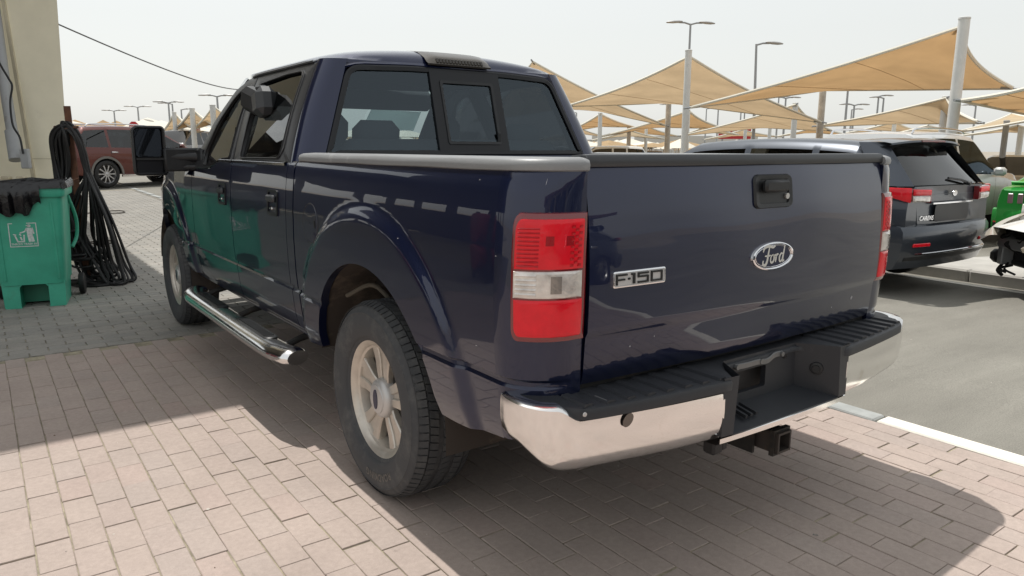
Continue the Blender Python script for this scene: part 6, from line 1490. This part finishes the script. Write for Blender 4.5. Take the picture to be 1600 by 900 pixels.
# each: corner pixels with depth (u, v, d), near high first; made for this site, measured off the photograph
def pc(t): return at(*t)
SAILS = [
    ((1501, 42, 14.6), (1078, 168, 18.6), (1287, 141, 24.0), (1584, 138, 15.6), SAIL_DEEP, 'largest ochre shade sail at the upper right, slung from the tallest white post'),
    ((1077, 88, 20.0), (884, 166, 25.0), (1044, 160, 30.0), (1284, 191, 24.0), SAIL, 'wide tan shade sail peaking under the tall twin headed street lamp'),
    ((832, 96, 25.0), (740, 190, 29.0), (905, 165, 36.0), (1040, 196, 30.0), SAIL, 'tan shade sail half hidden behind the pickup cab roof'),
    ((1700, 104, 10.5), (1501, 157, 13.9), (1720, 205, 22.0), (1960, 160, 14.0), SAIL_DEEP, 'ochre shade sail running out of the picture at the right from the tall white post'),
    ((1479, 153, 21.0), (1276, 197, 25.5), (1400, 193, 33.0), (1533, 192, 19.0), SAIL, 'tan shade sail below the largest one, its peak behind the tall white post'),
    ((1660, 178, 17.0), (1497, 206, 21.0), (1580, 178, 30.0), (1760, 205, 20.0), SAIL_PALE, 'pale sunlit shade sail low at the right edge above the silver car'),
    ((938, 178, 40.0), (884, 206, 45.0), (938, 197, 54.0), (990, 198, 45.0), SAIL_DEEP, 'small ochre shade sail just right of the pickup cab'),
    ((1076, 173, 37.0), (940, 213, 41.0), (1020, 198, 52.0), (1130, 200, 41.0), SAIL_DEEP, 'small ochre shade sail behind the post of the twin street lamp'),
    ((1244, 163, 28.0), (1064, 212, 34.0), (1190, 199, 42.0), (1300, 204, 30.0), SAIL, 'tan shade sail above the roof of the dark grey crossover'),
    ((1398, 190, 42.0), (1322, 208, 46.0), (1375, 203, 55.0), (1440, 206, 44.0), SAIL, 'little tan shade sail far off between the crossover and the tall post'),
    ((1010, 197, 58.0), (950, 214, 62.0), (1000, 208, 74.0), (1062, 213, 60.0), SAIL_DEEP, 'farthest little ochre shade sail in the middle, low over the far cars'),
    ((1160, 203, 60.0), (1100, 218, 64.0), (1150, 211, 74.0), (1222, 214, 62.0), SAIL, 'little tan shade sail beside the red billboard'),
    ((1590, 196, 26.0), (1500, 212, 31.0), (1565, 205, 38.0), (1655, 209, 28.0), SAIL, 'tan shade sail seen under the pale one at the right edge'),
    ((905, 200, 60.0), (870, 214, 64.0), (905, 208, 72.0), (945, 213, 63.0), SAIL, 'little tan shade sail low beside the cab, under the small ochre one'),
    ((1105, 196, 47.0), (1062, 212, 51.0), (1100, 205, 60.0), (1152, 210, 50.0), SAIL, 'tan shade sail just right of the middle post, above the crossover windscreen'),
    ((985, 204, 52.0), (925, 219, 56.0), (975, 211, 64.0), (1040, 217, 54.0), SAIL_PALE, 'pale little shade sail low over the far cars left of the weathered post'),
    ((1275, 198, 52.0), (1215, 213, 56.0), (1265, 206, 64.0), (1330, 211, 54.0), SAIL_DEEP, 'little ochre shade sail behind the brownish post over the crossover'),
    ((1450, 196, 36.0), (1385, 211, 40.0), (1435, 204, 48.0), (1515, 209, 38.0), SAIL_PALE, 'pale little shade sail behind the tallest post, over the silver car roof'),
    ((272, 177, 34.0), (254, 206, 38.0), (287, 194, 44.0), (300, 199, 33.0), SAIL, 'left one of three tan shade sails beyond the towing mirror'),
    ((300, 171, 31.0), (272, 203, 35.0), (318, 190, 41.0), (336, 196, 30.0), SAIL, 'middle one of three tan shade sails beyond the towing mirror'),
    ((333, 166, 28.0), (300, 203, 32.0), (352, 186, 38.0), (378, 192, 27.0), SAIL, 'right one of three tan shade sails beyond the towing mirror, behind the windscreen pillar'),
]
for a, b, c, d, mt, lab in SAILS: sail(pc(a), pc(b), pc(c), pc(d), mt, lab, hem=.036 if a[2] < 30 else .055)
def gh(p): return p.z - G(p.x, p.y)
for (u, v, d, r, lab, mt) in (
    (1507, 30, 13.9, .105, 'tallest white post, carrying the largest sail beside the silver car', WHITE_POST),
    (1076, 80, 19.9, .095, 'white post under the middle sail peak, in line with the twin street lamp', WHITE_POST),
    (1286, 140, 24.2, .115, 'weathered brownish post under the far corner of the largest sail', None),
    (1045, 158, 30.2, .115, 'weathered post right behind the middle sail', None),
    (1478, 152, 21.2, .10, 'white post just left of the tallest one', WHITE_POST),
    (938, 177, 40.2, .12, 'white post right of the pickup cab under a small ochre sail', WHITE_POST),
    (1075, 172, 37.2, .12, 'white post partly hidden behind the middle sail post', WHITE_POST),
    (1243, 162, 28.2, .11, 'white post with a block at its head above the crossover roof', WHITE_POST),
    (983, 197, 45.2, .13, 'pale post standing among the far cars', WHITE_POST),
    (1573, 190, 22.0, .085, 'thin pale post at the right edge behind the silver car', GALV),
    (1596, 200, 26.0, .10, 'white post right at the edge of the picture', WHITE_POST),
    (272, 176, 33.8, .10, 'leftmost white post beyond the towing mirror', WHITE_POST),
    (300, 170, 30.8, .11, 'middle white post beyond the towing mirror', WHITE_POST),
    (332, 165, 27.8, .11, 'white post at the windscreen pillar', WHITE_POST),
    (1398, 189, 42.2, .12, 'far pale post between crossover and silver car', WHITE_POST),
    (1165, 198, 50.0, .12, 'far white post by the red billboard', WHITE_POST),
    (1203, 200, 48.0, .12, 'far white post above the crossover roof', WHITE_POST),
    (1010, 196, 58.2, .13, 'thin far post under the farthest ochre sail', WHITE_POST)):
    p = at(u, v, d); post_at(p, gh(p) + .03, r, mt or mat('weathered_post_paint', (.52, .48, .42), .7, var=.2, vscale=5), lab)
# ------------------------------------------------------------------ street lamps
def lamp(u, v, d, arms, label, lean=0., tall=None):
    p = at(u, v, d); g = G(p.x, p.y); h = p.z - g; t = thing('street_lamp', label, 'street lamp', (p.x, p.y, g), YAW + rad(8), 'street lamps over the car park')
    r = .085 if d < 60 else .11
    mb = MB(); mb.cyl((0, 0, 0), (lean * h, 0, h), r * 1.25, r * .7, 10); mb.build('mast', GALV, t, smooth=40); L_ = 1.25 if d > 30 else .9
    for sx in arms:
        mb = MB(); mb.tube([(lean * h, 0, h - .05), (lean * h + sx * .3 * L_, 0, h + .05), (lean * h + sx * .6 * L_, 0, h + .06)], r * .6, 8); mb.build('lamp_arm', GALV, t, smooth=40)
        mb = MB(); mb.lathe([(.0, -.42 * L_), (.10 * L_, -.36 * L_), (.16 * L_, -.05 * L_), (.15 * L_, .20 * L_), (.07 * L_, .40 * L_), (0, .42 * L_)], 12, 0, Matrix.Translation((lean * h + sx * .82 * L_, 0, h + .08)) @ Matrix.Rotation(rad(94 if sx > 0 else 86) , 4, 'Y') @ Matrix.Diagonal((.42, 1, 1, 1))); mb.build('lamp_head', LAMP_BODY, t, smooth=40)
for args in ((1079, 37, 44, (-1, 1), 'tall twin headed street lamp above the middle sail post', .0), (1189, 69, 40, (1,), 'single arm street lamp leaning slightly between two sails', -.035),
    (178, 173, 95, (-1, 1), 'small far twin lamp leftmost by the cream column'), (215, 167, 85, (-1, 1), 'far twin lamp above the red sign disc'), (263, 160, 75, (-1, 1), 'far twin lamp left of the three sails'), (269, 162, 80, (-1,), 'far single lamp close beside a twin lamp'),
    (339, 150, 62, (-1, 1), 'twin lamp over the right one of the three left sails'), (283, 171, 85, (1,), 'thin far lamp over the gap of the left sails'),
    (1228, 153, 70, (-1, 1), 'twin lamp above the crossover beside the far sail peak'), (1217, 152, 85, (1,), 'thin lamp just left of the twin lamp above the crossover'), (1326, 128, 60, (-1,), 'tall bare lamp mast right of the brownish post'), (1335, 164, 68, (-1, 1), 'twin lamp right of the brownish post'),
    (1331, 171, 90, (1,), 'small far lamp right of the brownish post, lowest of its cluster'), (1373, 150, 70, (1,), 'left mast of the paired lamps under the largest sail'), (1381, 153, 70, (-1,), 'right mast of the paired lamps under the largest sail'), (1048, 164, 95, (-1,), 'far lamp just right of the weathered middle post'),
    (1123, 160, 95, (-1,), 'far lamp mast under the middle sail right part'), (1158, 172, 90, (1,), 'far paired lamp under the middle sail, short one'), (1164, 168, 92, (-1,), 'far paired lamp under the middle sail, tall one'), (901, 176, 100, (-1,), 'far lamp close to the right side of the pickup cab'), (1525, 165, 70, (-1,), 'lamp mast between the sails right of the tallest post'), (1104, 170, 110, (1,), 'thinnest far lamp mast under the middle sail')):
    lamp(*args)
# ------------------------------------------------------------------ road signs, billboard, kerb island
def on_ground(u, v):
    dr = CF + (u - 800) / FPX * CR - (v - 450) / FPX * CU; z = 0
    for _ in range(12):
        s_ = (z - CAM_POS.z) / dr.z; q = CAM_POS + dr * s_; z = G(q.x, q.y)
    return q
def sign(u, v, d, r, label, octo=True):
    p = at(u, v, d); g = G(p.x, p.y); t = thing('road_sign', label, 'road sign', (p.x, p.y, g), math.atan2(-(p.x - CAM_POS.x), p.y - CAM_POS.y)); h = p.z - g
    mb = MB(); mb.cyl((0, .03, 0), (0, .03, h), .035, n=8); mb.build('sign_post', GALV, t, smooth=40)
    n = 8 if octo else 28
    mb = MB(); mb.prism([(r * cos(2 * PI * (i + .5) / n), h + r * sin(2 * PI * (i + .5) / n)) for i in range(n)], lambda a, b, d_: (a, -d_, b), 0, .02, 0); f = mb.build('sign_disc', BOARD_RED, t, smooth=0)
    mb = MB()
    if octo: V, F = text_geo('STOP', r * .75, 0, .004); mb.add([(x, -.023, h + y) for x, y in V], F)
    else: mb.box((0, -.022, h), (r * 1.35, .004, r * .36), 0)
    mb.build('sign_lettering', SIGN_WHITE, f, smooth=0)
sign(209, 197, 40, .26, 'red octagonal stop sign above the towing mirror', True); sign(308, 203, 38, .17, 'small red sign on a post among the left sails', True)
p = at(1148, 207, 75); t = thing('billboard', 'low red billboard with white script beneath the middle sails', 'billboard', (p.x, p.y, G(p.x, p.y)), YAW + rad(-18)); h = p.z - G(p.x, p.y)
mb = MB(); mb.box((0, 0, h), (3.2, .15, 1.3), 0, bev=.03); mb.box((-1.2, .1, h / 2), (.15, .12, h), 1); mb.box((1.2, .1, h / 2), (.15, .12, h), 1); bb = mb.build('board', [BOARD_RED, GALV], t, smooth=0)
mb = MB()
for k in range(3): mb.tube(catmull([(-1.0 + k * .75, -.09, h - .1), (-.8 + k * .75, -.09, h + .25), (-.7 + k * .75, -.09, h - .15), (-.45 + k * .75, -.09, h + .15)], 5), .06, 5)
mb.build('white_script', SIGN_WHITE, bb, smooth=40)
# raised island with kerb stones at the right
isl = MB(); a, b = on_ground(1426, 425), on_ground(1572, 446); d1 = (b - a).normalized(); d1.z = 0; n1 = Vector((-d1.y, d1.x, 0)); n1 = n1 if n1.x > 0 else -n1
o_ = Vector((a.x, a.y, 0)) - d1 * .2
def ip(s, t): q = o_ + d1 * s + n1 * t; return q
rows = []
W_, L_ = 1.15, 4.5
poly = round_poly([(.05, 0), (L_, 0), (L_, W_ + 1.5), (.35, W_ + 1.5)], .25)
mb = MB(); mb.prism(poly, lambda a_, b_, d_: (ip(a_, b_).x, ip(a_, b_).y, G(ip(a_, b_).x, ip(a_, b_).y) + d_), -.05, .115, 0)
isl_o = mb.build('traffic_island', CONCRETE, smooth=0); tag(isl_o, kind='structure')
km = MB(); km.box((0, 0, .055), (.78, .14, .15), 0, bev=.02); k0 = km.build('kerb_stone', CONCRETE, isl_o, smooth=25); kd = k0.data; bpy.data.objects.remove(k0)
for i in range(5):
    q = ip(.5 + i * .79, -.05); o = obj('kerb_stone', kd, isl_o); o.location = (q.x, q.y, G(q.x, q.y)); o.rotation_euler = (0, 0, math.atan2(d1.y, d1.x))
mb = MB(); st = [(ip(-.9, -.42), ip(3.9, -.42), ip(3.9, -.30), ip(-.9, -.30))]
for q in st: mb.add([(p.x, p.y, G(p.x, p.y) - .001) for p in q], [(0, 1, 2, 3)])
tag(mb.build('painted_line', KERB_WHITE, smooth=0), kind='structure')

# grit and small litter on the paving and the road
mb = MB(); rnd = random.Random(8)
for i in range(260):
    x, y = (rnd.uniform(-2.6, 1.4), rnd.uniform(-.8, 3.9)) if i < 140 else (rnd.uniform(1.6, 6.0), rnd.uniform(-1.5, 3.0)); r = rnd.uniform(.0015, .005) * (1.6 if rnd.random() < .06 else 1); z = G(x, y)
    V = [(x + r * cos(a) * rnd.uniform(.7, 1.3), y + r * sin(a) * rnd.uniform(.7, 1.3), z) for a in [2 * PI * k / 5 for k in range(5)]] + [(x, y, z + r * rnd.uniform(.3, .9))]; mb.add(V, [(k, (k + 1) % 5, 5) for k in range(5)], rnd.choice((0, 0, 1, 2)))
o = mb.build('grit', [mat('pale_grit', (.55, .51, .45), .9), mat('brown_grit', (.16, .11, .07), .9), mat('grey_grit', (.25, .24, .22), .9)], smooth=0); tag(o, 'scattered grit and crumbs on the paving and the asphalt', 'grit', kind='stuff')

# ------------------------------------------------------------------ far parked cars
def clone_car(src, u, v, d, head, paint, label, sc=1.0, grp='cars parked under the far sails'):
    p = on_ground(u, v) if d is None else at(u, v, d); c = copy_tree(src); c.location = (p.x, p.y, G(p.x, p.y)); c.rotation_euler = (0, 0, head); c['label'] = label; c['group'] = grp; c.scale = (sc,) * 3
    for ch in c.children:
        if ch.name.split('.')[0] in ('body', 'wing_mirror'):
            if paint: 
                ch.data = ch.data.copy(); ch.data.materials[0] = paint
    return c
PW = car_paint('far_white_paint', (.60, .60, .58), 0); PK = car_paint('far_black_paint', (.012, .012, .014), .2); PG = car_paint('far_grey_paint', (.20, .20, .21), .4); PB = car_paint('far_beige_paint', (.34, .30, .25), .3)
far_suv, _i = make_car('parked_car', 'white SUV facing us between the two left sail posts', 'car', (0, 0, 0), 0, PW, L=4.8, W=1.9, H=1.80, sill=.38, belt=1.10, prof=(1.12, [(3.5, 1.18), (4.3, 1.10), (4.8, .90)]), cabin=(.05, .4, 0, 2.5, 3.4), wheelR=.38, wb=2.8, simple=True, group='cars parked under the far sails')
mb = MB(); mb.box((0, 4.80, .72), (1.2, .06, .30), 0, bev=.02); mb.build('grille', BLACK, far_suv, smooth=20)
for sg in (-1, 1):
    mb = MB(); mb.box((sg * .72, 4.70, .86), (.30, .10, .14), 0, bev=.03); mb.build('headlamp', CLEAR_LENS, far_suv, smooth=30)
p = at(300, 232, 42); far_suv.location = (p.x, p.y, G(p.x, p.y)); far_suv.rotation_euler = (0, 0, YAW + PI + rad(20))
k = 0
for (u, d, head, pt, lab) in ((322, 36, 2.4, PG, 'grey SUV facing us behind the windscreen pillar'), (1012, 33, 1.0, PW, 'white SUV beyond the tailgate left of the middle post'), (948, 50, .8, PK, 'black car right of the pickup cab'), (915, 46, .3, PW, 'white car showing just right of the pickup cab'),
    (968, 58, 1.2, PK, 'dark car behind the far white posts'), (1040, 62, .9, PG, 'grey car far behind the middle post'), (1120, 60, 1.3, PW, 'white car far off above the tailgate'), (1562, 34, .6, PW, 'white car behind the silver car mirror'), (1590, 24, 1.9, PB, 'brown grey car at the right edge behind the green coupe'),
    (1300, 60, .9, PG, 'grey car far off behind the crossover'), (1540, 55, .9, PK, 'black car far off right of the tallest post'), (1210, 66, .9, PB, 'beige car far off behind the crossover roof'), (240, 70, .6, PW, 'white car far off behind the towing mirror'), (985, 70, .2, PW, 'white car farthest off beyond the tailgate')):
    p = at(u, 240, d); clone_car(far_suv, u, 240, d, head, pt, lab)
# far rows of white tents, too many and too small to count
mb = MB(); rnd = random.Random(3)
for i in range(240):
    a = rnd.uniform(rad(-62), rad(4)); d = rnd.uniform(95, 170); x, y = CAM_POS.x - sin(a) * d, CAM_POS.y + cos(a) * d; g = G(x, y); w = rnd.uniform(3.5, 6); h0 = rnd.uniform(2.2, 2.8); h1 = h0 + rnd.uniform(.6, 1.4)
    V = [(x - w / 2, y - w / 2, g + h0), (x + w / 2, y - w / 2, g + h0), (x + w / 2, y + w / 2, g + h0), (x - w / 2, y + w / 2, g + h0), (x, y, g + h1)]
    mb.add(V, [(0, 1, 4), (1, 2, 4), (2, 3, 4), (3, 0, 4)], 0 if rnd.random() < .7 else 1)
    for sx in (-1, 1):
        for sy in (-1, 1): mb.box((x + sx * w * .48, y + sy * w * .48, g + h0 / 2), (.12, .12, h0), 2)
    if rnd.random() < .9: mb.box((x, y, g + .75), (w * .75, 1.8, 1.3), rnd.choice((0, 3, 3, 1, 4)), bev=.3)
o = mb.build('distant_tents', [mat('far_white_canvas', (.62, .58, .50), .8), SAIL, WHITE_POST, mat('far_dark_things', (.06, .06, .065), .5), mat('far_grey_things', (.25, .24, .23), .6)], smooth=0)
tag(o, 'hazy rows of small tents and vehicles along the far edge of the car park', 'tents', kind='stuff')
mb = MB()
for i in range(26):
    a = rad(rnd.uniform(-66, 6)); d = rnd.uniform(260, 420); x, y = CAM_POS.x - sin(a) * d, CAM_POS.y + cos(a) * d; h = rnd.uniform(4, 9); mb.box((x, y, G(x, y) + h / 2), (rnd.uniform(12, 40), 12, h), 0, Matrix.Rotation(a, 3, 'Z'))
tag(mb.build('distant_buildings', mat('far_pale_wall', (.50, .49, .46), .9), smooth=0), 'low pale buildings on the horizon', 'buildings', kind='stuff')

# ------------------------------------------------------------------ unseen surroundings behind the photographer (mirrored in the paint)
bk = thing('workshop_building', 'long low workshop with brown roof and shutters behind the photographer', 'workshop', (-1, -27, 0))
mb = MB(); mb.box((0, 0, 1.8), (34, 5, 3.6), 0); mb.build('wall', CREAM_DIRTY, bk, smooth=0)
mb = MB(); mb.prism([(-17.4, 3.55), (17.4, 3.55), (17.4, 4.0), (-17.4, 4.4)], lambda a, b, d: (a, d, b), -3.4, 4.4); mb.build('roof', BROWN, bk, smooth=0)
for i in range(7):
    mb = MB(); mb.box((-14.4 + i * 4.8, 2.52, 1.45), (3.6, .08, 2.9), 0); mb.build('shutter', SHUTTER, bk, smooth=0)
c = copy_tree(cross); c.location = (3.0, -6.0, 0); c.rotation_euler = (0, 0, rad(62)); c['label'] = 'dark grey crossover standing behind the photographer'

for x, y, hd, pt, lab in ((-6.5, -13.0, .15, PW, 'white SUV added for reflections behind the photographer, leftmost'), (-1.8, -13.6, .05, PK, 'black SUV added for reflections behind the photographer in the middle'), (2.6, -13.2, -.1, PG, 'grey SUV added for reflections behind the photographer, rightmost')):  # unseen cars added for the bands they mirror into the tailgate
    c = clone_car(far_suv, 800, 240, 30, hd, pt, lab, grp='cars added for reflections behind the photographer'); c.location = (x, y, 0)
# end
